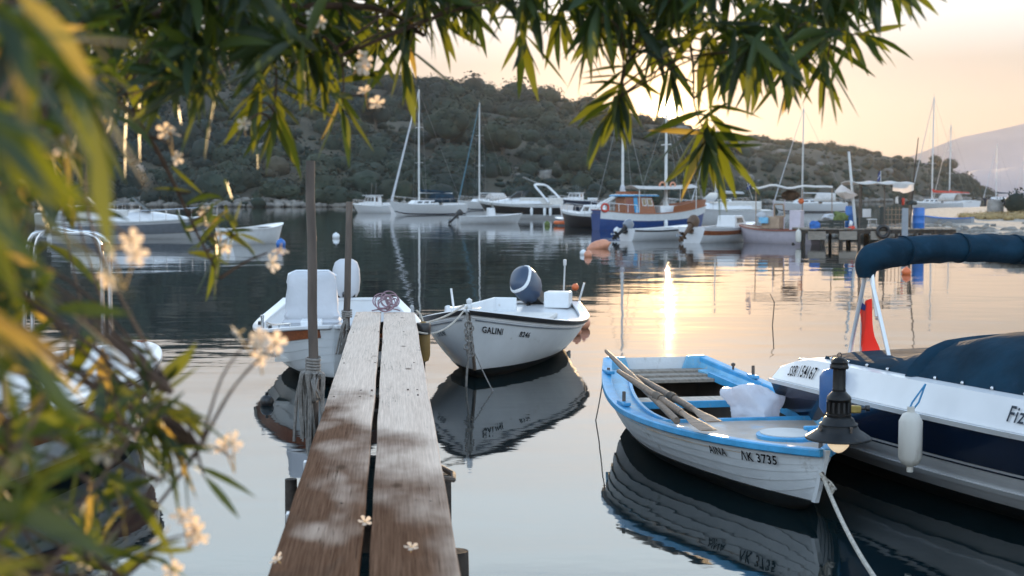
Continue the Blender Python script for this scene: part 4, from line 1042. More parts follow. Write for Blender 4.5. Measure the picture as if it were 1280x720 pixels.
# bimini, folded in its boot, on struts
def sl_(w): return SRm.transposed() @ (Vector(w) - spd.location)
bx = sl_(atY(1190, 300, 9.45)).x
arch = [(-.735, 1.165), (-.735, 1.225), (-.69, 1.285), (-.58, 1.315), (-.35, 1.335), (0, 1.345), (.35, 1.335), (.58, 1.315), (.69, 1.285), (.735, 1.225), (.735, 1.165)]
yo = sl_(atY(1073, 325, 9.45)).y + .735 - .085
pts = smooth_path([Vector((bx, y + yo, z)) for y, z in arch], 6)
mb = MB(); rings = []
for i, p in enumerate(pts):
    a = pts[max(i - 1, 0)]; c = pts[min(i + 1, len(pts) - 1)]; d = (c - a).normalized(); u = Vector((1, 0, 0)); v = d.cross(u).normalized(); e = min(i, len(pts) - 1 - i)
    r_ = .052 + .042 * sm(0, 13, e); rg = []
    for k in range(18):
        an = k * 2 * math.pi / 18; w_ = 1 + (.10 + .10 * (1 - sm(4, 14, e))) * mnoise.noise(Vector((p.y * 9, math.cos(an) * 1.2, math.sin(an) * 1.2))) + .09 * mnoise.noise(Vector((p.y * 22, math.cos(an) * 3, math.sin(an) * 3)))
        rg.append(p + (u * math.cos(an) * 1.25 + v * math.sin(an)) * r_ * w_)
    rings.append(rg)
mb.loft(rings); bim = mb.build('bimini_boot', 'navy_cloth', spd, smooth=70)
for yy in (-.46, -.02, .44):
    c = Vector((bx, yy + yo, 1.33 if abs(yy) > .4 else 1.345)); mb = MB(); mb.torus((0, 0, 0), .104, .006, Matrix.Rotation(math.pi / 2, 3, 'X') @ Matrix.Scale(1.22, 3, (1, 0, 0)), 28, 6); mb.v = [(x * 1.0, y * 1.6, z * .93) for x, y, z in mb.v]; o = mb.build('boot_strap', 'navy_cloth', bim); o.location = c
yl = yo - .735
for sd, yy in ((-1, yl), (1, yo + .735)):
    for x1, x0 in ((-.18, 0), (.30, .02), (.29, .045)):
        tp_ = Vector((bx + x0, yy, 1.23)); f_ = Vector((bx + x1, yy + sd * .01, .60))
        if x1 == .29: f_ = Vector((bx + .12, yy, .92))
        MB().tube([tp_, f_], .014, 10).build('strut', 'alu', bim)
    MB().box((bx + .01, yy, 1.20), (.09, .04, .05)).build('hinge', 'alu', bim, bevel=.006)
for px, py, Y in ((1061, 443, 9.6), (1101, 447, 9.2)): pass
# deck fittings at the stern
mb = MB(); q = mould(.02, .9, -1); mb.box((q.x + .05, q.y + .06, q.z + .02), (.10, .05, .03)); mb.build('stern_cleat', 'metal', spd, bevel=.006)
MB().box((-2.18, -.35, .30), (.10, .5, .06)).build('swim_step', 'deck_light', spd, bevel=.01)
# lettering on the moulding
def mould_text(txt, t0, k0, size, m, xs, name, sd=-1):
    cu = bpy.data.curves.new('lettering', 'FONT'); cu.body = txt; cu.size = size; cu.resolution_u = 2; cu.offset = size * .012; cu.space_character = 1.12
    o = bpy.data.objects.new('lettering', cu); COL.objects.link(o); bpy.context.view_layer.update()
    me = bpy.data.meshes.new_from_object(o.evaluated_get(bpy.context.evaluated_depsgraph_get())); bpy.data.objects.remove(o)
    for v in me.vertices: v.co = mould(t0 + v.co.x * xs / Hs.L, k0 + v.co.y / .20, sd, .010)
    me.materials.clear(); me.materials.append(M[m]); o = bpy.data.objects.new(name, me); COL.objects.link(o); o.parent = spd
mould_text('SSR 154167', .056, .20, .095, 'ink', .82, 'registration_number')
mould_text('Fizz', .598, .20, .10, 'ink_grey', .95, 'name_lettering')
# flag on a staff at the stern
fp = sl_(at(1069, 446, .50))
fx, fy = bx - .10, yl + .03
fl = thing('ensign', 'limp red ensign hanging among the speedboat bimini struts', 'flag', tuple(spd.location + SRm @ Vector((fx, fy, .62))), SY)
MB().tube([(0, 0, 0), (.015, 0, .40)], .008, 8).build('staff', 'alu', fl)
g = []
for i in range(15):
    v = i / 14; row_ = []
    for j in range(9):
        u = j / 8; w = .10 + .06 * sm(.2, .7, v) - .07 * sm(.75, 1, v)
        row_.append(Vector((.012 + .02 * math.sin(u * 5 + v * 3), -.01 + (u - .15) * w * 1.0 + .018 * math.sin(u * 7 + v * 2), .345 - v * .33 - .09 * u * sm(0, .4, v) * (1 - .9 * sm(.6, 1, v)) + (.05 * u if v < .1 else 0))))
    g.append(row_)
MB().sheet(g, .002).build('flag_cloth', 'red', fl, smooth=70)
MB().hexa([(.0, -.022, .335), (.0, .016, .315), (.03, .016, .315), (.03, -.022, .335)], [(.0, -.020, .375), (.0, .014, .355), (.03, .014, .355), (.03, -.020, .375)]).build('canton', 'flag_blue', fl)
MB().box((-.004, -.003, .345), (.004, .010, .035)).build('canton_cross', 'flag_white', fl)
# fenders
def fender(label, c, r_, L_, body, cap, cord_to, group='fenders hung on the speedboat'):
    c = Vector(c); t_ = thing('fender', label, 'fender', tuple(c - Vector((0, 0, L_ / 2))), 0, group)
    mb = MB(); pr_ = [(0, -.03), (.018, -.03), (.018, .0), (r_ * .7, .012), (r_, .05), (r_, L_ - .05), (r_ * .7, L_ - .012), (.02, L_), (.02, L_ + .03), (0, L_ + .03)]
    mb.lathe(pr_, (0, 0, 0), 22); mb.build('body', body, t_)
    e = Vector(cord_to) - (c - Vector((0, 0, L_ / 2)))
    for dx in (-.02, .015): MB().tube([(dx * .6, 0, L_ + .01), tuple(e * .35 + Vector((0, 0, L_)) * .65 + Vector((dx, 0, 0))), tuple(e)], .005, 6).build('cord', cap, t_)
fender('grubby white fender hanging on a blue cord from the speedboat', atY(1138, 549, 7.72), .064, .30, 'fender_white', 'rope_blue', at(1157, 480, .665))
fender('dark blue fender hanging at the speedboat stern behind the lamp', atY(1041, 490, 8.72), .082, .29, 'fender_blue', 'rope_grey', atY(1052, 455, 9.2))

# ================================================================ ORANGE STRIPED BOAT BEHIND THE OLEANDER (far left)
Hn = Hull(4.4, 1.55, .46, .46, .56, .75, 2.2, .7, .12, .15, .3, .6)
nb = thing('motorboat', 'white motorboat with an orange stripe and steel rail seen through the oleander', 'motorboat', (-3.38, 8.75, 0), 1.32)
Hn.shell([0, .35, .52, .68, .84, 1], .012).build('hull', 'white', nb, smooth=30)
Hn.bottom(nb); Hn.strip(.62, .80, .016, 0, .995).build('orange_stripe', 'rust_band', nb)
Hn.strip(.93, .985, .02, 0, .998).build('rubbing_strake', 'black_rim', nb)
Hn.rail(0, 1, .10, .04, .012, .02).build('gunwale', 'gel', nb, bevel=.01)
Hn.deck(.5, .985, .02, .03, .05, 16, .03).build('foredeck', 'deck_light', nb); Hn.inner(.02, .55, .04, .08).build('lining', 'gel', nb)
mb = MB(); mb.loft([[Hn.p(1, v, 1) + Vector((dx, sd * .03, 0)) for dx, sd in ((-.02, 1), (.04, .6), (.04, -.6), (-.02, -1))] for v in (0, .3, .6, 1.04)]); mb.build('stem', 'wood_red', nb)
NRm = Matrix.Rotation(1.32, 3, 'Z'); yA = 10.2
for px in (126, 136):
    a = NRm.transposed() @ (atY(px + 3, 430, yA) - nb.location); c = NRm.transposed() @ (atY(px, 310, yA) - nb.location); d = NRm.transposed() @ (atY(px - 14, 293, yA) - nb.location); e = NRm.transposed() @ (atY(px - 70, 289 - (px - 126) * .3, yA) - nb.location)
    f_ = NRm.transposed() @ (atY(px - 92, 310, yA) - nb.location); h_ = NRm.transposed() @ (atY(px - 96, 430, yA) - nb.location)
    MB().tube(smooth_path([a, (a + c) / 2, c, d, (d + e) / 2, e, f_, h_], 5), .016, 10).build('bow_rail', 'metal', nb)
c = NRm.transposed() @ (atY(133, 309, yA - .03) - nb.location); MB().ball(c, .035, 14, 10).build('navigation_light', 'rust_band', nb)
rope('mooring_rope', 'thin mooring line dropping from the striped boat bow to the water', sag(nb.location + NRm @ Hn.p(1, 1, 1), at(172, 494, -.13), .12), .008, 'rope_grey', 'mooring ropes')

# ================================================================ EVENING HAZE
hz = bpy.data.materials.new('haze'); hz.use_nodes = True; t = hz.node_tree; t.nodes.remove(t.nodes['Principled BSDF']); pv = t.nodes.new('ShaderNodeVolumePrincipled')
pv.inputs['Color'].default_value = (.92, .87, .82, 1); pv.inputs['Density'].default_value = .00014; pv.inputs['Anisotropy'].default_value = .35
t.links.new(pv.outputs[0], [n for n in t.nodes if n.type == 'OUTPUT_MATERIAL'][0].inputs['Volume']); M['haze'] = hz
MB().box((0, 850, 58), (2400, 1800, 122)).build('haze', 'haze', smooth=0)['kind'] = 'stuff'

# ================================================================ BOATS ACROSS THE WATER
def rail_line(h, parent, t0, t1, hgt, posts=6, r=.012, inset=.06, name='guard_rail', sides=(1, -1), m='metal'):
    mb = MB()
    for sd in sides:
        P = []
        for i in range(posts):
            t = t0 + (t1 - t0) * i / (posts - 1); q = h.p(t, 1, sd); q.y = sd * max(h.b(t) - inset, .0); P.append(q + Vector((0, 0, hgt))); mb.tube([q, q + Vector((0, 0, hgt))], r, 5)
        mb.tube(smooth_path(P, 3), r, 5)
    mb.build(name, m, parent)
def yacht(label, px, py, L, rz, mh_, hullm='gel', band='navy', cover='navy_cloth', jib='cover_white', dodger='navy_cloth', sx=.10, jib_r=.07, name='sailing_yacht', group='sailing yachts at anchor'):
    p = at(px, py, 0); r = thing(name, label, 'sailing yacht', (p.x, p.y, 0), rz, group)
    h = Hull(L, L * .33, .95, .85, 1.15, .72, 2.0, .8, L * .09, .3, .3, .7)
    h.shell(n=22).build('hull', hullm, r, smooth=60); h.strip(.28, .36, .012, 0, .99, 20).build('boot_stripe', band, r); h.deck(0, .985, .01, .05, .02, 14, .03).build('deck', 'deck_light', r)
    c, cc = cabin(r, 'coachroof', -L * .12, L * .24, L * .2, L * .12, .90, .38, .5, .1, 'gel', .15, .04)
    for f in 'SP':
        for u in (.15, .42, .68): pane(c, cc, f, u, u + .18, .35, .75)
    MB().box((-L * .30, 0, .92), (L * .26, L * .2, .22)).build('cockpit_coaming', 'gel', r, bevel=.03)
    mx = L * sx; mb = MB(); mb.tube([(mx, 0, .9), (mx, 0, mh_ * .5), (mx - .04, 0, mh_)], [.085, .08, .06], 10); ms = mb.build('mast', 'mast', r)
    sp_ = MB()
    for f in (.42, .70): sp_.tube([(mx - .05, -L * .085, mh_ * f - .04), (mx, 0, mh_ * f), (mx - .05, L * .085, mh_ * f - .04)], .02, 6)
    sp_.build('spreaders', 'mast', ms); MB().tube([(mx, 0, mh_), (mx, 0, mh_ + .35)], .012, 5).build('aerial', 'wire', ms)
    MB().tube([(mx, 0, 1.95), (-L * .36, 0, 1.9)], .05, 8).build('boom', 'mast', r)
    if cover: MB().tube([(mx - .05, 0, 2.35), (mx - .25, 0, 2.12), (0, 0, 2.08), (-L * .34, 0, 2.0)], [.09, .15, .15, .07], 10).build('sail_cover', cover, r)
    MB().tube([(L * .47, 0, 1.2), (mx, 0, mh_ * .985)], [jib_r, jib_r * .55], 8).build('furled_jib', jib, r)
    w = MB(); w.tube([(-L * .49, 0, 1.0), (mx, 0, mh_)], .012, 4)
    for sd in (1, -1):
        w.tube([(mx - .1, sd * L * .15, .95), (mx - .05, sd * L * .085, mh_ * .7), (mx, 0, mh_)], .010, 4); w.tube([(mx - .2, sd * L * .15, .95), (mx, 0, mh_ * .42)], .010, 4)
    w.build('rigging', 'wire', r)
    if dodger:
        mb = MB(); mb.loft([[Vector((x, L * .1 * math.cos(a) * k, 1.1 + .85 * math.sin(a) * k2)) for a in [i * math.pi / 10 for i in range(11)]] for x, k, k2 in ((-L * .06, .9, .35), (-L * .09, 1, .95), (-L * .22, 1.02, 1.0), (-L * .34, 1.0, .92))], False, False); o = mb.build('spray_hood', dodger, r)
        so_ = o.modifiers.new('thick', 'SOLIDIFY'); so_.thickness = .02
    rail_line(h, r, .03, .96, .55, 9, .012)
    return r
yacht('white sloop with thick white furled jib and navy sprayhood, left of two tall masts', 533, 267, 7.6, math.pi + .62, 11.0, jib_r=.11)
yacht('white sloop with blue furled jib half hidden behind the motor cruiser', 606, 261.5, 8.0, math.pi + .70, 12.2, jib='teal', dodger='canvas', cover=None, jib_r=.08)
yacht('white yacht with bare mast moored behind the canopied pier', 1012, 264, 7.5, math.pi - .25, 10.5, cover=None, dodger='canvas', jib_r=.05)
yacht('yacht whose mast rises behind the white bow boat and hanging leaves', 902, 263, 7.5, math.pi + .35, 10.2, cover='cover_white', dodger=None, jib_r=.05)
yacht('white yacht with red sail cover anchored off the headland', 1172, 262.5, 7.8, 2.2, 12.4, cover='red_cloth', dodger='canvas', jib_r=.05)
yacht('smaller yacht with thin mast just behind the red covered one', 1192, 259, 7.6, 2.1, 11.0, cover='red_cloth', dodger=None, jib='canvas', jib_r=.04)
yacht('distant dark hulled yacht alone near the right edge', 1249, 254.5, 8.2, math.pi + .45, 11.2, hullm='hull_navy', band='black', cover='navy_cloth', dodger=None, jib_r=.06)
yacht('farthest small white yacht cut by the right edge of the view', 1283, 252, 8.5, math.pi + .4, 11.0, cover='navy_cloth', dodger=None, jib_r=.05)

def cruiser(label, px, py, L, rz, fb, hullm='gel', band=None, cab='gel', kind='express', arch=True, name='motor_cruiser', group='motor cruisers at anchor', wband=None, B=.34):
    p = at(px, py, 0); r = thing(name, label, 'motor cruiser', (p.x, p.y, 0), rz, group)
    h = Hull(L, L * B, fb * .92, fb * .98, fb * 1.25, .85, 2.3, .7, L * .12, .25, .32, .8)
    h.shell(n=24).build('hull', hullm, r, smooth=60)
    if band: h.strip(.45, .86, .012, .0, .97, 22).build('dark_band', band, r)
    h.strip(.95, 1, .03, 0, 1, 22).build('rub_rail', 'white', r); h.deck(0, .985, .0, .06, .02, 16, .03).build('deck', 'deck_light', r)
    z0 = fb * 1.0
    if kind == 'express':
        mb = MB(); rings = []
        for x, w, zz in ((-.30 * L, .30, .02), (-.28 * L, .29, .42), (.02 * L, .28, .48), (.12 * L, .25, .42), (.28 * L, .18, .22), (.40 * L, .06, .10)):
            rings.append([Vector((x, w * L * .5 * 1.0 * math.copysign(abs(math.cos(a)) ** .6, math.cos(a)), z0 + zz * math.sin(a) ** .7 * L * .13)) for a in [i * math.pi / 12 for i in range(13)]])
        mb.loft(rings, False, False); c = mb.build('foredeck_cabin', cab, r, smooth=60)
        ws = MB(); A_ = [Vector((.10 * L, -.12 * L, z0 + .42)), Vector((.10 * L, .12 * L, z0 + .42))]; ws.hexa([(.06 * L, -.13 * L, z0 + .40), (.085 * L, -.13 * L, z0 + .40), (.085 * L, .13 * L, z0 + .40), (.06 * L, .13 * L, z0 + .40)], [(-.03 * L, -.115 * L, z0 + .95), (-.015 * L, -.115 * L, z0 + .95), (-.015 * L, .115 * L, z0 + .95), (-.03 * L, .115 * L, z0 + .95)]); ws.build('windscreen', 'glass', r)
        MB().box((-.22 * L, 0, z0 + .2), (.34 * L, .27 * L, .5)).build('cockpit', 'deck_light', r, bevel=.05)
        if arch:
            mb = MB(); P = [Vector((-.38 * L, -.15 * L, z0 + .1)), Vector((-.30 * L, -.145 * L, z0 + .75)), Vector((-.22 * L, -.125 * L, z0 + 1.3)), Vector((-.20 * L, -.06 * L, z0 + 1.42))]; P += [Vector((v.x, -v.y, v.z)) for v in reversed(P)]
            mb.tube(smooth_path(P, 4), .085, 8); a_ = mb.build('radar_arch', 'gel', r)
            MB().tube([(-.2 * L, -.05 * L, z0 + 1.4), (.02 * L, -.06 * L, z0 + 2.0)], .018, 5).build('aerial', 'metal', a_)
    elif kind == 'cabin':
        c, cc = cabin(r, 'cabin', -.12 * L, .20 * L, .24 * L, .18 * L, z0, .95, .35, .05, cab, .14, .05)
        for f in 'SP':
            for u in (.06, .36, .66): pane(c, cc, f, u, u + .26, .42, .86)
        pane(c, cc, 'F', .08, .92, .35, .85); pane(c, cc, 'A', .1, .45, .4, .85)
        MB().box((.02 * L, 0, z0 + .98), (.34 * L, .22 * L, .06)).build('cabin_roof', 'gel', r, bevel=.02)
        MB().loft([[Vector((x, y * w * L, z0 + zz)) for y, zz in ((-.5, 0), (-.4, hh), (.4, hh), (.5, 0))] for x, w, hh in ((.19 * L, .2, .34), (.32 * L, .14, .26), (.38 * L, .05, .08))]).build('trunk_cabin', cab, r)
        for y in (-.06, .07): MB().tube([(0, y * L, z0 + 1.0), (-.1, y * L * 1.1, z0 + 2.2)], .015, 5).build('aerial', 'wire', r)
        MB().box((-.36 * L, 0, z0 + .14), (.16 * L, .2 * L, .28)).build('engine_box', 'gel', r, bevel=.03)
    rail_line(h, r, .52, .985, .42, 7, .014)
    return r, h
cruiser('small white cabin cruiser left of the sloops on the far side', 467, 265, 5.0, math.pi - .55, .72, kind='cabin', B=.36)
r_, h_ = cruiser('large white motor cruiser with a dark hull band and raked radar arch', 652, 271.5, 7.6, math.pi - .52, 1.1, band='black', kind='express')
for t in (.10, .16, .30): q = h_.p(t, .62, 1, .12); MB().lathe([(0, 0), (.1, .03), (.11, .1), (.11, .5), (.08, .58), (0, .6)], (q.x, q.y, q.z - .3), 12).build('fender', 'white', r_); q = h_.p(t, .62, -1, .12); MB().lathe([(0, 0), (.1, .03), (.11, .1), (.11, .5), (.08, .58), (0, .6)], (q.x, q.y, q.z - .3), 12).build('fender', 'white', r_)
cruiser('dark blue hulled cruiser with white cabin near the far shore', 721, 258.5, 6.4, math.pi - .4, 1.05, hullm='hull_navy', kind='cabin')
cruiser('tiny white boat beside the dark blue cruiser near the far shore', 690, 257.5, 4.0, .3, .6, kind='cabin')
cruiser('white motor boat with high sharp bow half hidden by hanging leaves', 893, 280, 6.6, math.pi + .35, .95, kind='express', arch=False)
cruiser('sleek white motor boat glimpsed through oleander on the far left', 172, 295, 6.6, .22, .72, band='motor_grey', kind='express', arch=False)
cruiser('second white motor boat farther behind the sleek one on the left', 112, 279, 6.0, .15, .7, arch=False)

def skiff(label, px, py, L, rz, fb, hullm='gel', band=None, bv=(.5, .8), rim='gel', motor='motor_grey', tilt=0, name='dinghy', group='small open boats', console=False, B=.40, inner='deck_light', msc=1.0):
    p = at(px, py, 0); r = thing(name, label, 'small boat', (p.x, p.y, 0), rz, group)
    h = Hull(L, L * B, fb * .95, fb * .92, fb * 1.2, .8, 2.3, .7, L * .07, .15, .3, .65)
    h.shell(n=20).build('hull', hullm, r, smooth=60)
    if band: h.strip(bv[0], bv[1], .012, 0, .99, 18).build('band', band, r)
    h.rail(0, 1, .07, .04, .01, .02, 18).build('gunwale', rim, r); h.inner(.03, .97, .03, .08, 14).build('lining', inner, r)
    for t in (.25, .52): MB().box((-L / 2 + L * t, 0, fb * .75), (.22, 2 * h.b(t) - .09, .035)).build('thwart', inner, r)
    h.deck(.72, .98, .02, .02, .05, 10, .02).build('foredeck', 'gel', r)
    if console:
        c, cc = cabin(r, 'console', -.05 * L, .08 * L, .5, .45, .1, fb + .35, .1, .02, 'gel', .1, .03); MB().hexa([(.05 * L, -.24, fb + .42), (.06 * L, -.24, fb + .42), (.06 * L, .24, fb + .42), (.05 * L, .24, fb + .42)], [(-.0 * L, -.2, fb + .72), (.01 * L, -.2, fb + .72), (.01 * L, .2, fb + .72), (.0 * L, .2, fb + .72)]).build('windscreen', 'glass', r)
    if motor: outboard(r, (-L / 2 - .06, 0, fb * .95), math.pi, tilt, motor, 'black' if motor != 'motor_brown' else 'motor_brown', msc)
    return r, h
skiff('low cream speedboat with black outboard in front of the motor cruiser', 613, 277.5, 4.1, .30, .52, motor='black', tilt=R(-48), console=True)
skiff('small white open boat with black rim and grey tilted outboard', 824, 297, 3.4, .62, .5, rim='white', band='black_rim', bv=(.84, .92), motor='motor_grey', tilt=R(-55))
r_, h_ = skiff('white boat with a red-brown stripe and brown raised outboard', 903, 299, 3.9, .80, .62, band='rust_band', bv=(.62, .84), motor='motor_brown', tilt=R(-50), msc=1.15)
q = h_.p(.62, .7, -1, .10); mb = MB(); mb.lathe([(0, 0), (.07, .03), (.08, .1), (.08, .42), (.06, .5), (0, .52)], (0, 0, 0), 12, Matrix.Rotation(math.pi / 2, 3, 'Y')); mb.v = [(x + q.x - .26, y + q.y, z + q.z) for x, y, z in mb.v]; mb.build('fender', 'fender_white', r_)
c, cc = cabin(r_, 'cuddy', .2, 1.3, .9, .5, .55, .45, .3, .05, 'gel'); pane(c, cc, 'S', .2, .8, .4, .8)
skiff('pale grey dinghy seen stern on beyond the oleander stem', 318, 301, 3.0, 1.0, .62, hullm='white', motor=None, name='dinghy')
skiff('grey rubber tender with white outboard between cruiser and black boat', 713, 279, 2.6, 2.2, .38, hullm='grey_paint', rim='white', motor='cover_white', B=.5)
# black boat with white topsides and a long boom
p = at(737, 281, 0); bb = thing('work_boat', 'black hulled boat with white topsides and a long slanting white boom', 'boat', (p.x, p.y, 0), math.pi - .75)
h = Hull(4.2, 1.6, .72, .72, .95, .8, 2.2, .7, .3, .2, .3, .7); h.shell(n=18).build('hull', 'hull_black', bb, smooth=60); h.strip(.86, 1, .014, 0, 1, 16).build('sheer_strake', 'white', bb); h.deck(0, .98, .02, .03, .03, 12, .03).build('deck', 'deck_light', bb)
c, cc = cabin(bb, 'cabin', -.9, .5, .9, .7, .72, .5, .3, .1, 'white'); pane(c, cc, 'S', .15, .5, .3, .8); pane(c, cc, 'P', .15, .5, .3, .8)
MB().tube([tuple(Matrix.Rotation(-(math.pi - .75), 3, 'Z') @ (atY(730, 264, p.y - .2) - Vector((p.x, p.y, 0)))), tuple(Matrix.Rotation(-(math.pi - .75), 3, 'Z') @ (atY(776, 238, p.y + .3) - Vector((p.x, p.y, 0))))], .06, 8).build('boom', 'mast', bb)
rail_line(h, bb, .1, .95, .4, 6, .014)

# blue wooden caique
p = at(814, 284.5, 0); ca = thing('wooden_caique', 'blue and white wooden caique with a varnished wheelhouse and white awning', 'fishing boat', (p.x, p.y, 0), .35)
h = Hull(6.2, 2.1, 1.02, .84, 1.25, .6, 2.1, .75, .25, .4, .28, .6)
h.shell([0, .3, .45, .6, .75, .88, 1], .01, 22).build('hull', 'hull_blue', ca, smooth=30); h.strip(.70, 1.0, .03, 0, 1, 22).build('bulwark', 'white', ca); h.rail(0, 1, .1, .05, .03, .05).build('cap_rail', 'wood_red', ca); h.deck(.0, .98, .18, .04, .06, 16, .03).build('deck', 'grey_board', ca)
h.strip(.96, 1.25, .0, .62, .99, 12).build('fore_bulwark', 'wood_red', ca)
c, cc = cabin(ca, 'wheelhouse', -1.75, .05, 1.25, 1.1, .72, .98, .28, .0, 'wood_red', .06, .02)
for u0, u1 in ((.60, .74), (.78, .96)):
    for f in 'S': f_ = pane(c, cc, f, u0, u1, .50, .90, 'white', 'window_frame', .012); pane(f_, cc, f, u0 + .02, u1 - .02, .54, .86, 'glass_warm', 'window', .018)
    for f in 'P': f_ = pane(c, cc, f, 1 - u1, 1 - u0, .50, .90, 'white', 'window_frame', .012); pane(f_, cc, f, 1 - u1 + .02, 1 - u0 - .02, .54, .86, 'glass_warm', 'window', .018)
pane(c, cc, 'S', .30, .44, .05, .95, 'blue_paint', 'door', .03); pane(c, cc, 'F', .08, .92, .5, .88, 'glass', 'window'); pane(c, cc, 'S', .04, .26, .1, .9, 'rim_red', 'side_panel', .01)
MB().box((-.98, 0, 1.73), (2.15, 1.45, .07)).build('wheelhouse_roof', 'blue_paint', ca, bevel=.02); MB().box((-.98, 0, 1.785), (2.0, 1.32, .035)).build('roof_top', 'white', ca, bevel=.01); MB().box((-1.3, 0, 1.88), (1.1, .7, .14)).build('roof_chest', 'rust_band', ca, bevel=.02)
c2, cc2 = cabin(ca, 'fore_cabin', .25, 2.0, 1.2, .8, .8, .42, .3, .0, 'white', .1, .03)
# awning over the middle
g = []
for i in range(13):
    x = -1.2 + 3.4 * i / 12; g.append([Vector((x, y * .95, 2.10 + .16 * (1 - y * y) - .06 * math.sin(i * math.pi / 12) + .06 * (i / 12))) for y in (-1, -.6, -.2, .2, .6, 1)])
MB().sheet(g, .02).build('awning', 'canvas', ca)
for x in (-1.1, 2.1):
    for y in (-.9, .9): MB().tube([(x, y, .9), (x, y, 2.12)], .022, 6).build('awning_post', 'mast', ca)
def shrouds(mx, top, xs_, ys, par):
    w = MB()
    for x, y in xs_: w.tube([(x, y, ys), (mx, 0, top)], .013, 4)
    w.build('rigging', 'wire', par)
MB().tube([(-1.62, 0, 1.0), (-1.62, 0, 4.0), (-1.6, 0, 6.9)], [.075, .065, .045], 9).build('mast', 'mast', ca); MB().lathe([(.05, 2.0), (.12, 2.05), (.14, 2.4), (.1, 2.6), (.05, 2.65)], (-1.62, 0, -.35), 10).build('lashed_sail', 'cover_white', ca)
MB().tube([(.82, 0, 1.2), (.82, 0, 3.5), (.82, 0, 6.2)], [.085, .075, .05], 9).lathe([(.2, 1.2), (.12, 1.3), (.085, 1.45)], (.82, 0, 0), 10).build('mast', 'mast', ca); MB().tube([(.82, -.55, 4.35), (.82, .55, 4.35)], .03, 6).build('crosstree', 'mast', ca)
shrouds(-1.62, 6.7, ((-3.1, 0), (-.6, .9), (-.6, -.9)), 1.1, ca); shrouds(.82, 6.0, ((3.1, 0), (2.0, .7), (2.0, -.7), (-.4, .95)), 1.2, ca)
for px in (828, 841):
    q = Matrix.Rotation(-.35, 3, 'Z') @ (atY(px, 229, p.y - .1) - Vector((p.x, p.y, 0))); MB().torus(q, .15 if px < 835 else .135, .042, Matrix.Rotation(math.pi / 2, 3, 'X'), 20, 8).build('lifebuoy', 'peach', ca)
q = h.p(.03, 1.1, -1, .05); MB().torus(q, .19, .05, Matrix.Rotation(math.pi / 2, 3, 'X'), 20, 8).build('lifebuoy', 'red_cloth', ca)
rail_line(h, ca, .0, .30, .42, 5, .016, m='white'); q = h.p(.56, .55, -1, .12); MB().lathe([(0, 0), (.09, .03), (.1, .1), (.1, .32), (.07, .4), (0, .42)], (q.x, q.y, q.z - .2), 12).build('fender', 'white', ca)
MB().tube([tuple(Matrix.Rotation(-.35, 3, 'Z') @ (atY(a, b, p.y - .6) - Vector((p.x, p.y, 0)))) for a, b in ((738, 264), (782, 236))], .05, 7).build('gangway_spar', 'mast', ca)

# lilac fishing boat with an awning
p = at(973, 300.5, 0); li = thing('fishing_boat', 'pale lilac fishing boat with a red rim and white awning beside the pier', 'fishing boat', (p.x, p.y, 0), math.pi - .78); LZ = math.pi - .78
def lw(px, py, dy=0): return Matrix.Rotation(-LZ, 3, 'Z') @ (atY(px, py, p.y + dy) - Vector((p.x, p.y, 0)))
h = Hull(3.4, 1.5, .55, .50, .66, .8, 2.3, .65, .15, .2, .28, .6); h.shell(n=20).build('hull', 'lilac', li, smooth=60); h.rail(0, 1, .09, .05, .02, .03).build('gunwale', 'rim_red', li); h.inner(.03, .97, .04, .1).build('lining', 'lilac', li); h.deck(.74, .98, .02, .02, .05, 10, .03).build('foredeck', 'skin_wood', li)
MB().box(tuple(lw(996, 272, .1)), (.42, .5, .75), rz=.3).build('cabin_wall', 'lilac', li, bevel=.02); MB().box(tuple(lw(966, 275, .2)), (.7, .5, .45), rz=.2).build('engine_box', 'skin_wood', li, bevel=.03)
for px in (967, 981): MB().tube([tuple(lw(px - 1, 283, .1)), tuple(lw(px, 246, .1))], .02, 6).build('awning_post', 'lilac', li)
for px in (1003, 1040, 945): MB().tube([tuple(lw(px, 284, .5)), tuple(lw(px, 233, .5))], .018, 6).build('awning_post', 'skin_wood', li)
fr = MB(); a, b_, c_, d_ = lw(968, 252, .05), lw(979, 252, .05), lw(981, 267, .05), lw(968, 267, .05)
for u, v in ((a, b_), (b_, c_), (c_, d_), (d_, a)): fr.tube([u, v], .03, 6)
fr.build('window_frame', 'skin_wood', li)
MB().ball(tuple(lw(988, 241, .05)), .36, 16, 10, (1.05, .6, .55)).build('net_bundle', 'brown_straw', li); MB().ball(tuple(lw(1001.5, 248, .0)), .11, 12, 8).build('float', 'orange', li)
MB().ball(tuple(lw(952, 266, .2)), .18, 12, 8, (1.3, .8, .8)).build('tarpaulin_heap', 'cover_white', li); MB().box(tuple(lw(955, 272, .1)), (.34, .28, .22), rz=.4).build('fish_crate', 'blue_worn', li, bevel=.01)
g = []
for i in range(15):
    row_ = []
    for j in range(6):
        q = atY(941 + 100 * i / 14, 231.5 - 2.5 * math.sin(i * math.pi / 7) ** 2, p.y - .6 + j * .36); q.z += .05 * math.sin(j * math.pi / 5) - .03 * math.sin(i * 1.3)
        row_.append(Matrix.Rotation(-LZ, 3, 'Z') @ (q - Vector((p.x, p.y, 0))))
    g.append(row_)
MB().sheet(g, .03).build('awning', 'canvas', li)
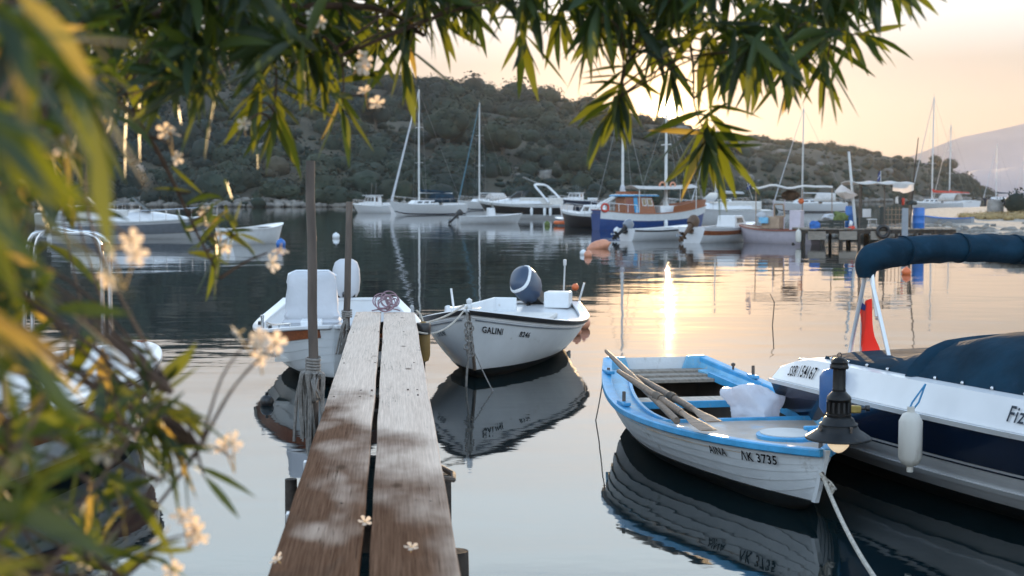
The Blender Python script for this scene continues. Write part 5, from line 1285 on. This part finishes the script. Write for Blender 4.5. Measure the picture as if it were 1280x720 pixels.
def small_flag(label, base, top, w, hgt, col, stripe):
    t_ = thing('flag', label, 'flag', tuple(base)); d = Vector(top) - Vector(base)
    MB().tube([(0, 0, 0), tuple(d)], .012, 6).build('staff', 'mast', t_)
    g = [[d + Vector((-(w * u) * (.6 + .1 * v), .04 * math.sin(u * 6 + v), -hgt * v - w * .8 * u * u)) for u in [k / 6 for k in range(7)]] for v in [k / 4 for k in range(5)]]
    f = MB().sheet(g, .004).build('flag_cloth', col, t_)
    g = [[d + Vector((-(w * u) * .64 , .04 * math.sin(u * 6 + .5) - .012, -hgt * v - w * .8 * u * u)) for u in [k / 6 for k in range(7)]] for v in (.42, .58)]
    MB().sheet(g, .004).build('stripe', stripe, f)
small_flag('small blue and white flag at the left end of the white boat awning', atY(941, 246, p.y), atY(934, 225, p.y), -.28, .26, 'flag_blue', 'flag_white')
small_flag('small blue and white flag on top of the pier canopy', atY(1101, 226, 50.6), atY(1101, 210, 50.6), .16, .30, 'flag_blue', 'flag_white')

# ================================================================ PIER AND ITS CLUTTER
YP = 50.0; ZP = .52
pier = thing('wooden_pier', 'ramshackle wooden pier on dark piles running out from the gravel beach', 'pier', ((1003 - 640) / F * YP, YP, 0))
PX0 = pier.location.x; LP = (1195 - 1003) / F * YP
for k in range(22):
    MB().box((LP * (k + .5) / 22, .9 + rng.uniform(-.08, .08), ZP - .03 + rng.uniform(-.01, .01)), (LP / 22 - .02, 1.9, .045)).build('plank', 'grey_board', pier)
for y in (.06, 1.7): MB().box((LP / 2, y, ZP - .13), (LP, .10, .14)).build('beam', 'pile', pier)
for k in range(9):
    for y in (.08, 1.68): x = LP * k / 8 * .97 + .05; MB().tube([(x + rng.uniform(-.04, .04), y, -.7), (x, y, ZP - .06)], rng.uniform(.06, .10), 9).build('pile', 'pile', pier)
for k in range(3): MB().box((.5 + k * 1.1, .0, .26), (.62, .05, .3), rz=.1 * k - .1).build('side_board', 'grey_board', pier)
def pp(px, py, dy=0): return atY(px, py, YP + dy)
def onpier(px, dy=.6): q = atY(px, 285, YP + dy); return Vector((q.x, q.y, ZP))
# canopy
q0 = onpier(1074, .3); cn = thing('canopy', 'white fabric canopy on thin posts over the pier', 'canopy', tuple(q0))
for px, dy in ((1074, .1), (1105, .1), (1138, .1), (1076, 1.6), (1136, 1.6)):
    a = onpier(px, dy) - q0; MB().tube([tuple(a), tuple(a + Vector((0, 0, 1.66)))], .025, 7).build('post', 'rust_iron', cn)
g = []
for i in range(15):
    x0 = pp(1069 + 73 * i / 14, 224).x - q0.x; g.append([Vector((x0, -.4 + j * .45, 1.70 + .07 * math.sin(j * math.pi / 5) - .05 * abs(math.sin(i * math.pi / 5)))) for j in range(6)])
MB().sheet(g, .03).build('fabric', 'canvas', cn)
g = [[Vector((pp(1115 + 26 * i / 6, 224).x - q0.x, -.42, 1.69 - v * (.34 - .10 * abs(i - 3) / 3) - .05 * abs(math.sin((i + 8) * math.pi / 5)))) for v in (0, .5, 1)] for i in range(7)]
MB().sheet(g, .0).build('hanging_flap', 'canvas', cn)
# hung clothes
for px, py, m, lb in ((1121, 247, 'flag_white', 'white bundle hanging under the pier canopy'), (1125, 248, 'black', 'dark bundle hanging under the pier canopy'), (1129, 249, 'red_cloth', 'red bundle hanging under the pier canopy')):
    q = pp(px, py, .15); tag(crumple(q, (.055, .05, .14), px, .4).build('hanging_bundle', m, loc=tuple(q)), lb, 'bundle')
# leaning pole with a white canvas
q0 = onpier(1070, .4); po = thing('leaning_pole', 'pale leaning pole with a white canvas slung from it on the pier', 'pole', tuple(q0))
MB().tube([(0, 0, 0), tuple(pp(1061, 186, .4) - q0)], [.055, .045], 9).build('pole', 'mast', po)
A = pp(1043, 236, .3) - q0; B_ = pp(1072, 240, .3) - q0; T_ = pp(1052, 227, .4) - q0
mb = MB(); rings = []
for i in range(9):
    u = i / 8; top = A.lerp(T_, u * 2) if u < .5 else T_.lerp(B_, u * 2 - 1); bot = A.lerp(B_, u) + Vector((0, 0, -.20 * math.sin(u * math.pi)))
    rings.append([top + Vector((0, -.03, 0)), (top + bot) / 2 + Vector((0, -.22 * math.sin(u * math.pi), 0)), bot + Vector((0, -.05, 0)), bot + Vector((0, .05, 0)), (top + bot) / 2 + Vector((0, .2 * math.sin(u * math.pi), 0)), top + Vector((0, .03, 0))])
mb.loft(rings); mb.build('canvas_sling', 'canvas', po, smooth=60)
tag(MB().tube([tuple(onpier(1137, .9)), tuple(pp(1143, 215, .9)), tuple(pp(1148, 172, .9))], [.035, .028, .016], 7).build('dark_rod', 'pile'), 'long dark rod leaning up from the pier beside the blue barrel', 'rod')
def barrel(label, px, dy, r_, hgt, m, name='barrel'):
    q = onpier(px, dy); t_ = thing(name, label, 'barrel', tuple(q))
    MB().lathe([(r_ * .95, 0), (r_, .03), (r_, hgt * .32), (r_ * 1.04, hgt * .34), (r_, hgt * .36), (r_, hgt * .64), (r_ * 1.04, hgt * .66), (r_, hgt * .68), (r_, hgt - .04), (r_ * .94, hgt)], (0, 0, 0), 20).build('body', m, t_); MB().lathe([(r_ * .9, hgt - .02), (r_ * .9, hgt + .015), (0, hgt + .02)], (0, 0, 0), 20).build('lid', m, t_)
barrel('tall bright blue plastic barrel at the landward end of the pier', 1148, .4, .21, .80, 'plastic_blue')
barrel('short blue barrel standing on the dark crates beside the leaning pole', 1062, 1.2, .17, .85, 'plastic_blue')
def crate(label, px, dy, w, d, hgt, m, z=0, rz=0):
    q = onpier(px, dy); t_ = thing('crate', label, 'crate', (q.x, q.y, ZP + z), rz, 'crates on the pier')
    mb = MB()
    for k in range(3):
        zz = hgt * (k + .5) / 3
        for s_ in (1, -1): mb.box((0, s_ * d / 2, zz), (w, .02, hgt / 3 - .02)); mb.box((s_ * w / 2, 0, zz), (.02, d - .04, hgt / 3 - .02))
    mb.box((0, 0, .015), (w - .02, d - .02, .02))
    for sx_ in (1, -1):
        for sy_ in (1, -1): mb.box((sx_ * (w / 2 - .03), sy_ * (d / 2 - .03), hgt / 2), (.04, .04, hgt))
    mb.build('slatted_box', m, t_)
crate('dark crate nearest the lilac boat on the pier', 1031, .3, .46, .36, .36, 'plastic_dark'); crate('dark crate in the middle of the row on the pier', 1046, .35, .44, .36, .38, 'plastic_dark', 0, .1); crate('tall dark crate beside the leaning pole on the pier', 1077, .5, .30, .4, .46, 'plastic_dark', 0, -.1)
q = onpier(1018, .2); tag(crumple(q + Vector((0, 0, .14)), (.19, .16, .17), 7.7, .3).build('blue_sack', 'blue_cloth', loc=tuple(q + Vector((0, 0, .13)))), 'bright blue sack at the outer end of the pier', 'sack')
q = onpier(1037, .8); tag(crumple(q, (.25, .2, .16), 2.2, .3).build('white_sack', 'cover_white', loc=tuple(q + Vector((0, 0, .46)))), 'white sack lying behind the dark crates on the pier', 'sack')
q = onpier(1051, .7); tag(crumple(q, (.28, .22, .18), 9.2, .45).build('net_heap', 'green_net', loc=tuple(q + Vector((0, 0, .48)))), 'heap of green fishing net on the pier crates', 'fishing net')
q = onpier(1064, .1); tag(crumple(q, (.13, .1, .09), 5.1, .25).build('red_float', 'red_cloth', loc=tuple(q + Vector((0, 0, .08)))), 'red float with white top on the pier edge by the leaning pole', 'float')
q = onpier(1064, .15); tag(crumple(q, (.08, .08, .11), 6.3, .25).build('white_jug', 'white', loc=tuple(q + Vector((.0, .05, .24)))), 'white jug above the red float on the pier', 'jug')
# chair, tyre, net rack, board
q = onpier(1087, .4); chx = thing('metal_chair', 'battered metal chair standing on the pier under the canopy', 'chair', tuple(q), .4)
MB().box((0, 0, .40), (.36, .36, .03)).build('seat', 'alu', chx, bevel=.01); MB().box((0, .18, .62), (.36, .03, .30)).build('backrest', 'alu', chx, bevel=.01)
for sx_ in (1, -1):
    for sy_ in (1, -1): MB().tube([(sx_ * .17, sy_ * .17, 0), (sx_ * .16, sy_ * .16, .40)], .014, 6).build('leg', 'metal', chx)
q = pp(1104, 286, -.06); tag(MB().torus((0, 0, 0), .19, .075, Matrix.Rotation(math.pi / 2, 3, 'X'), 24, 10).build('tyre', 'black', loc=tuple(q)), 'black tyre hung on the pier face as a bumper', 'tyre')
q0 = onpier(1117, .9); rk_ = thing('net_rack', 'wooden lattice rack standing on the pier', 'rack', tuple(q0)); mb = MB()
for k in range(6): mb.tube([(-.34 + k * .136, 0, 0), (-.34 + k * .136, 0, .82)], .012, 5)
for k in range(4): mb.tube([(-.36, .012, .2 + k * .18), (.36, .012, .2 + k * .18)], .012, 5)
mb.build('lattice', 'skin_wood', rk_)
q0 = onpier(1131, .0); tag(MB().box((0, 0, .3), (.22, .06, 1.0)).build('upright_board', 'grey_paint', bevel=.01, loc=tuple(q0)), 'grey upright board at the pier edge under the canopy', 'board')
q0 = onpier(1103, .5); tag(MB().box((0, 0, .42), (.20, .12, .84)).build('dark_cabinet', 'plastic_dark', bevel=.015, loc=tuple(q0)), 'narrow dark cabinet under the pier canopy', 'cabinet')
q0 = onpier(1140, .1); tag(crumple(q0, (.2, .15, .10), 1.3, .4).build('dark_tarp', 'plastic_dark', loc=tuple(pp(1140, 250, .1))), 'dark tarpaulin bundled under the right end of the canopy', 'tarpaulin')
q = pp(998, 293, -.12); t_ = thing('fender', 'dirty white fender hanging at the outer end of the pier', 'fender', (q.x, q.y, .10)); MB().lathe([(0, 0), (.08, .03), (.10, .1), (.10, .34), (.07, .44), (.02, .48), (0, .5)], (0, 0, 0), 16).build('body', 'fender_white', t_); MB().tube([(0, 0, .48), (.05, .1, .62)], .012, 5).build('cord', 'rope', t_)
# tender pulled up on the gravel
q = at(1184, 281, .28); td = thing('dinghy', 'grey and blue tender pulled up on the gravel beach by the pier', 'small boat', (q.x, q.y, .22), math.pi - .5)
h = Hull(2.3, 1.0, .42, .38, .5, .8, 2.3, .7, .15, .1, .3, .6); h.shell(n=16).build('hull', 'grey_paint', td, smooth=60); h.rail(0, 1, .06, .04, .01, .02).build('gunwale', 'plastic_blue', td); h.inner(.03, .97, .03, .04).build('lining', 'grey_paint', td)
for t in (.3, .6): MB().box((-1.15 + 2.3 * t, 0, .28), (.2, 2 * h.b(t) - .08, .03)).build('thwart', 'grey_board', td)

# ================================================================ BUOYS AND FLOATS
p = at(748, 307, 0); t_ = thing('mooring_buoy', 'big peach coloured fender buoy lying on its side in open water', 'buoy', (p.x, p.y, .09), .5, 'buoys on the water'); mb = MB()
mb.lathe([(0, -.46), (.04, -.45), (.06, -.40), (.15, -.26), (.185, -.05), (.185, .18), (.15, .33), (.06, .42), (.05, .47), (0, .48)], (0, 0, 0), 20, Matrix.Rotation(R(78), 3, 'Y')); mb.build('float', 'peach', t_); MB().torus((.48, 0, .1), .035, .012, Matrix.Rotation(math.pi / 2, 3, 'X'), 14, 6).build('eye', 'rope', t_)
def buoy(label, px, py, r_, m, top=None):
    p = at(px, py + r_ * F / 45 * .3, 0); t_ = thing('ball_buoy', label, 'buoy', (p.x, p.y, 0), 0, 'buoys on the water')
    MB().ball((0, 0, r_ * .5), r_, 18, 12).build('float', m, t_); MB().lathe([(r_ * .22, r_ * 1.4), (r_ * .22, r_ * 1.62), (0, r_ * 1.7)], (0, 0, 0), 10).build('eye', top or m, t_)
buoy('small brown-red buoy near the big peach buoy', 735, 315, .12, 'peach'); buoy('small white buoy touching the brown-red one near the big peach buoy', 729, 313, .10, 'white')
buoy('white buoy in the dark water between the two jetty posts', 420, 293, .15, 'white'); buoy('tiny pink float left of the white buoy between the jetty posts', 393, 294, .09, 'peach')
buoy('white buoy in front of the blue caique hull', 771, 286, .16, 'white'); buoy('orange-red buoy framed under the navy bimini roll', 1133, 336, .105, 'orange')
buoy('yellow buoy beside the large motor cruiser stern', 684, 278, .18, 'green_net'); buoy('blue float just right of the pale grey dinghy', 351, 302, .17, 'plastic_blue')
p = at(702, 280, 0); tag(MB().box((p.x, p.y, .08), (.9, .5, .2)).build('swim_float', 'orange', bevel=.06), 'orange swim float behind the large motor cruiser', 'float')
p = at(965, 398, 0); tag(MB().tube([(p.x, p.y, -.2), (p.x + .03, p.y, .22), (p.x - .03, p.y, .34)], [.008, .007, .004], 6).build('stick', 'pile'), 'thin twig sticking out of the calm water beyond the rowing boat', 'stick')

# ================================================================ OLEANDER
class Foliage:
    def __init__(s): s.P = []; s.D = []; s.N = []; s.L = []; s.Wd = []; s.dr = []; s.mi = []
    def leaf(s, p, d, n, l, w, dr, mi): s.P.append(p); s.D.append(d); s.N.append(n); s.L.append(l); s.Wd.append(w); s.dr.append(dr); s.mi.append(mi)
    def build(s, name, parent):
        P, D, Nn = np.array(s.P), np.array(s.D), np.array(s.N); L, Wd, dr = np.array(s.L), np.array(s.Wd), np.array(s.dr)
        D /= np.linalg.norm(D, axis=1)[:, None]; A = np.cross(D, Nn); A /= np.linalg.norm(A, axis=1)[:, None] + 1e-9; Nn = np.cross(A, D)
        st = [0, .10, .3, .55, .8, 1.0]; wd = [.12, .45, .92, 1.0, .62, .02]; nv = len(st) * 3; V = np.zeros((len(L), nv, 3))
        g = np.array([0, 0, -1.0]); cv_ = np.random.default_rng(3).normal(0, .14, len(L))
        for i, (t_, w_) in enumerate(zip(st, wd)):
            c = P + D * (L * t_)[:, None] + g * (dr * L * t_ * t_)[:, None] + A * (cv_ * L * t_ * t_)[:, None]
            for j, q in enumerate((-1, 0, 1)): V[:, i * 3 + j] = c + A * (q * w_ * Wd / 2)[:, None] + Nn * (abs(q) * w_ * Wd * .16)[:, None]
        base = [[i * 3 + j, i * 3 + j + 1, i * 3 + j + 4, i * 3 + j + 3] for i in range(len(st) - 1) for j in (0, 1)]
        Fc = (np.array(base)[None] + (np.arange(len(L)) * nv)[:, None, None]).reshape(-1, 4)
        me = bpy.data.meshes.new(name); me.from_pydata(V.reshape(-1, 3).tolist(), [], Fc.tolist())
        for m_ in ('leaf', 'leaf_dark', 'leaf_sunlit'): me.materials.append(M[m_])
        me.polygons.foreach_set('material_index', np.repeat(s.mi, len(base)).tolist()); me.polygons.foreach_set('use_smooth', [True] * len(Fc))
        o = bpy.data.objects.new(name, me); COL.objects.link(o); o.parent = parent; return o
def rv(r_=1.0):
    while True:
        v = Vector((rng.uniform(-1, 1), rng.uniform(-1, 1), rng.uniform(-1, 1)))
        if .1 < v.length < 1: return v.normalized() * r_
def spray(fo, c, d, n=15, ln=.13, spread=(35, 85), stem=.12, gold=.007, dark=.4, droop=.25):
    """whorls of narrow leaves round the end of a shoot that points along d"""
    d = Vector(d).normalized(); c = Vector(c); a = d.orthogonal().normalized(); b_ = d.cross(a); ph = rng.uniform(0, 6.3)
    for i in range(n):
        k = i / max(n - 1, 1); ph += 2.4 + rng.uniform(-.35, .35)
        an = R(spread[1] + (spread[0] * .35 - spread[1]) * k + rng.uniform(-12, 12)); rad = a * math.cos(ph) + b_ * math.sin(ph)
        ld = d * math.cos(an) + rad * math.sin(an); l = ln * rng.uniform(.72, 1.15) * (1 - .25 * k * k)
        x = rng.random(); mi = 2 if x < gold else 1 if x < gold + dark else 0
        nrm = (d * math.sin(an) - rad * math.cos(an)) + rv(.5)
        fo.leaf(c - d * stem * (1 - k), ld, nrm, l, l * rng.uniform(.15, .20), droop * rng.uniform(.3, 1.6), mi)
def nearest(pl, q):
    return min(pl, key=lambda v: (v - q).length)
def twig(mb_, a, c, d, r0=.0042, r1=.0018):
    a, c = Vector(a), Vector(c); d = Vector(d).normalized(); ln = (c - a).length
    mb_.tube(smooth_path([a, a.lerp(c, .5) + (a - c).orthogonal().normalized() * ln * .04 - d * ln * .08, c], 4), [r0 + (r1 - r0) * i / 8 for i in range(9)], 5)
def flower_cluster(parent, c, n=5, sz=.024, label=None, toward=(0, -1, .2)):
    mb_ = MB(); c = Vector(c)
    for i in range(n):
        o = rv(sz * 1.5) if n > 1 else Vector((0, 0, 0)); blossom(mb_, c + o, (Vector(toward).normalized() * .7 + rv(.8) + o.normalized() * .5 if n > 1 else Vector(toward)), sz * rng.uniform(.8, 1.1), rng.random())
        mb_.mi = 1; mb_.tube([c + Vector((0, .02, -.03)), c + o], .0015, 4); mb_.mi = 0
    return mb_.build('flower_cluster', ['petal', 'petal_mid'], parent, smooth=60)

# ---- the branches arching across the top
BASE = Vector((-1.75, 1.75, .15))
ol = thing('oleander', 'oleander with dark narrow leaves arching across the top of the view', 'shrub', tuple(BASE), 0, 'oleanders on the bank')
def rel(p): return Vector(p) - BASE
boughs = [[BASE, atY(-330, 330, 2.2), atY(-120, 40, 2.8), atY(120, -110, 3.4), atY(330, -110, 3.9), atY(560, -90, 4.2), atY(800, -70, 4.3), atY(980, -60, 4.3), atY(1075, -10, 4.3)],
          [BASE, atY(-260, 260, 2.4), atY(0, 60, 2.9), atY(170, 20, 3.3), atY(330, 10, 3.7), atY(470, 10, 4.0), atY(530, 45, 4.1)],
          [atY(-260, 260, 2.4), atY(-60, 150, 2.7), atY(90, 110, 3.0), atY(150, 130, 3.1), atY(190, 178, 3.2), atY(215, 225, 3.25), atY(243, 285, 3.3), atY(275, 348, 3.3)],
          [atY(800, -70, 4.3), atY(790, -10, 4.2), atY(785, 60, 4.15), atY(776, 120, 4.1)],
          [atY(800, -70, 4.3), atY(850, 0, 4.3), atY(866, 80, 4.25), atY(868, 130, 4.2), atY(884, 172, 4.2)],
          [atY(980, -60, 4.3), atY(1010, -10, 4.25), atY(1040, 40, 4.2)],
          [atY(560, -90, 4.2), atY(640, -40, 4.2), atY(652, 20, 4.2), atY(657, 58, 4.2)],
          [BASE, atY(-200, 180, 2.0), atY(60, -160, 2.9), atY(260, -260, 3.4), atY(520, -280, 3.8), atY(780, -240, 4.0)],
          [atY(330, 10, 3.7), atY(345, 90, 3.7), atY(340, 150, 3.7)], [atY(330, 10, 3.7), atY(420, 60, 3.8), atY(428, 140, 3.8)]]
BP = [smooth_path(b_, 7) for b_ in boughs]
for i, pl in enumerate(BP):
    r0 = .024 if i in (0, 1, 7) else .010 if i == 2 else .006
    MB().tube([rel(p) for p in pl], [r0 * (1 - .78 * k / (len(pl) - 1)) for k in range(len(pl))], 7).build('branch', 'twig', ol)
ALLP = [p for pl in BP for p in pl]
fo = Foliage(); tw = MB()
LOW = [(40, 165), (120, 150), (200, 125), (250, 95), (300, 70), (350, 95), (400, 85), (440, 45), (500, 40), (540, 18), (570, 10), (620, 0), (680, 2), (720, 24), (760, 45), (800, 62), (850, 62), (890, 72), (940, 75), (985, 66), (1030, 50), (1075, 30), (1110, 0), (1130, -40)]
def hang(px, py, Y, d, n, ln, **k):
    c = atY(px, py, Y); spray(fo, rel(c), d, n, ln, **k); twig(tw, rel(nearest(ALLP, c)), rel(c), d, .0036, .0016)
for i in range(285):
    px = rng.uniform(40, 1125); lo = interp(LOW, px); dens = 1 if px < 430 else .85
    if rng.random() > dens: continue
    py = lo - 8 - 300 * rng.random() ** 1.35
    Y = rng.uniform(2.9, 4.0) if px < 350 else rng.uniform(3.6, 4.7)
    d = Vector((rng.uniform(-.7, .9), rng.uniform(-.7, .3), rng.uniform(-1.0, .15)))
    hang(px, py, Y, d, rng.randint(10, 17), .170 if px > 350 else .155)
# shoots that can be told apart along the lower edge
for px, py, Y, d, n, ln in ((657, 56, 4.2, (.05, -.45, -.55), 9, .135), (772, 132, 4.1, (-.15, -.3, -.95), 15, .135), (755, 150, 4.1, (-.5, -.2, -.8), 8, .12), (884, 182, 4.2, (-.05, -.3, -.9), 17, .155), (905, 190, 4.2, (.55, -.3, -.5), 8, .14), (868, 196, 4.2, (-.5, -.3, -.75), 8, .14),
                            (1032, 88, 4.2, (.05, -.3, -.9), 14, .15), (985, 96, 4.25, (-.1, -.3, -.95), 13, .145), (945, 90, 4.3, (-.3, -.3, -.9), 12, .13), (1085, 44, 4.25, (.95, -.2, -.25), 12, .14), (905, 70, 4.3, (-.2, -.3, -.9), 13, .13),
                            (840, 95, 4.2, (.2, -.3, -.9), 13, .12), (735, 60, 4.2, (-.3, -.4, -.9), 12, .125), (505, 75, 4.0, (.1, -.3, -.95), 11, .15), (470, 60, 4.0, (-.2, -.3, -.9), 12, .13), (545, 22, 4.1, (.5, -.3, -.7), 11, .13), (428, 140, 3.8, (.2, -.4, -.8), 11, .12), (340, 160, 3.7, (-.1, -.3, -.9), 13, .125), (318, 130, 3.6, (-.3, -.3, -.9), 12, .12),
                            (240, 240, 3.25, (-.5, -.3, .1), 6, .11), (296, 292, 3.3, (.8, -.2, -.1), 9, .10), (272, 318, 3.3, (-.1, -.3, -.9), 9, .10), (262, 262, 3.3, (.4, -.2, .7), 6, .08), (700, 30, 4.2, (-.3, -.3, -.9), 10, .12), (585, 5, 4.2, (.2, -.3, -.9), 11, .125)):
    hang(px, py, Y, d, n, ln * 1.25, gold=.03, dark=.3)
for c_, n_, tw_ in (((440, 78), 4, 3.7), ((459, 121), 3, 3.75), ((395, 25), 3, 3.6), ((320, 20), 1, 3.5), ((214, 181), 3, 3.15), ((271, 294), 2, 3.25), ((334, 316), 2, 3.3), ((255, 262), 2, 3.28), ((65, 165), 3, 2.6), ((50, 8), 3, 2.8), ((305, 155), 1, 3.5)):
    cc_ = atY(*c_, tw_); flower_cluster(ol, rel(cc_), n_, .022); twig(tw, rel(nearest(ALLP, cc_)), rel(cc_), (0, 0, -1), .004, .002)
fo.build('foliage', ol); o_ = tw.build('twigs', 'twig', ol, smooth=0); o_['kind'] = 'stuff'

# ---- the nearer shrub on the left, well inside the focus distance
BASE = Vector((-1.15, 1.25, .15))
sb_ = thing('oleander', 'nearer oleander with golden backlit leaves and blossoms filling the left edge', 'shrub', tuple(BASE), 0, 'oleanders on the bank')
boughs = [[BASE, atY(-120, 700, 1.5), atY(-20, 480, 1.7), atY(40, 250, 1.8), atY(60, 60, 1.9), atY(40, -60, 1.9)], [BASE, atY(-60, 760, 1.5), atY(90, 640, 1.8), atY(170, 540, 2.0), atY(215, 490, 2.1)], [BASE, atY(0, 800, 1.6), atY(120, 690, 1.9), atY(200, 600, 2.1), atY(250, 560, 2.2)],
          [BASE, atY(-160, 560, 1.3), atY(-80, 300, 1.4), atY(0, 120, 1.5), atY(70, 20, 1.6)], [BASE, atY(-90, 650, 1.4), atY(20, 560, 1.5), atY(80, 440, 1.6), atY(110, 380, 1.7)], [BASE, atY(-40, 820, 1.7), atY(100, 760, 2.0), atY(180, 700, 2.1)]]
BP = [smooth_path(b_, 7) for b_ in boughs]; ALLP = [p for pl in BP for p in pl]
for pl in BP: MB().tube([rel(p) for p in pl], [.0048 * (1 - .75 * k / (len(pl) - 1)) for k in range(len(pl))], 6).build('branch', 'twig', sb_)
fo = Foliage(); tw = MB()
RT = [(-120, 150), (0, 170), (120, 150), (200, 130), (260, 85), (320, 62), (380, 70), (440, 95), (480, 165), (520, 200), (560, 215), (600, 200), (650, 170), (700, 150), (760, 160)]
for i in range(125):
    py = rng.uniform(-120, 760); rt = interp(RT, py); px = rt - (rt + 120) * rng.random() ** .8
    if 260 < py < 580 and px > 10 and rng.random() < .72: continue
    if py > 470 and px > 60 and rng.random() < .4: continue
    Y = rng.uniform(1.5, 2.6) if px < 60 else rng.uniform(2.0, 2.9)
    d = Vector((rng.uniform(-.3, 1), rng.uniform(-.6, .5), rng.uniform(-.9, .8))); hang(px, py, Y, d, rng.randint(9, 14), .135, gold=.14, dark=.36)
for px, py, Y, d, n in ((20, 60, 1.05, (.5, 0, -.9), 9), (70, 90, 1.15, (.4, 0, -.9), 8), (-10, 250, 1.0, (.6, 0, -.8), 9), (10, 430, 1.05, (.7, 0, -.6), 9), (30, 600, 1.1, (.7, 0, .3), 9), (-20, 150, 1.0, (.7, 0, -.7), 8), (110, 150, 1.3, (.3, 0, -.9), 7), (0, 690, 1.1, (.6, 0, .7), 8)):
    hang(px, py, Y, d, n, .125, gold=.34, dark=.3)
for px, py, Y, d, n in ((205, 480, 2.15, (.6, 0, .6), 10), (235, 520, 2.2, (.8, 0, -.2), 11), (215, 560, 2.15, (.5, -.2, -.7), 11), (180, 470, 2.1, (-.1, 0, .9), 9), (165, 620, 2.0, (.6, 0, -.5), 11), (255, 595, 2.2, (.6, 0, -.6), 6), (140, 500, 2.0, (.3, 0, .8), 9), (190, 690, 2.1, (.7, 0, .1), 9)):
    hang(px, py, Y, d, n, .105, gold=.05, dark=.3)
for px, py, Y, n in ((312, 424, 2.35, 4), (345, 428, 2.4, 2), (325, 448, 2.35, 2), (150, 335, 1.9, 4), (165, 300, 2.0, 2), (232, 668, 2.25, 5), (215, 690, 2.25, 3), (290, 572, 2.4, 3), (130, 565, 2.0, 2), (25, 210, 1.6, 1)):
    cc_ = atY(px, py, Y); flower_cluster(sb_, rel(cc_), max(1, n - 1), .0195); twig(tw, rel(nearest(ALLP, cc_)), rel(cc_), (0, 0, -1), .003, .0015)
fo.build('foliage', sb_); o_ = tw.build('twigs', 'twig', sb_, smooth=0); o_['kind'] = 'stuff'

# the water lies a hand below the boats' painted waterlines: everything afloat farther out follows it
for o in list(S.objects):
    if o.parent is None and o.get('category') and (o.location.y > 22 or o.name.startswith('ball_buoy')) and o.get('category') not in ('tree', 'bush', 'pipe') and 'gravel' not in o.get('label', ''): o.location.z -= .1
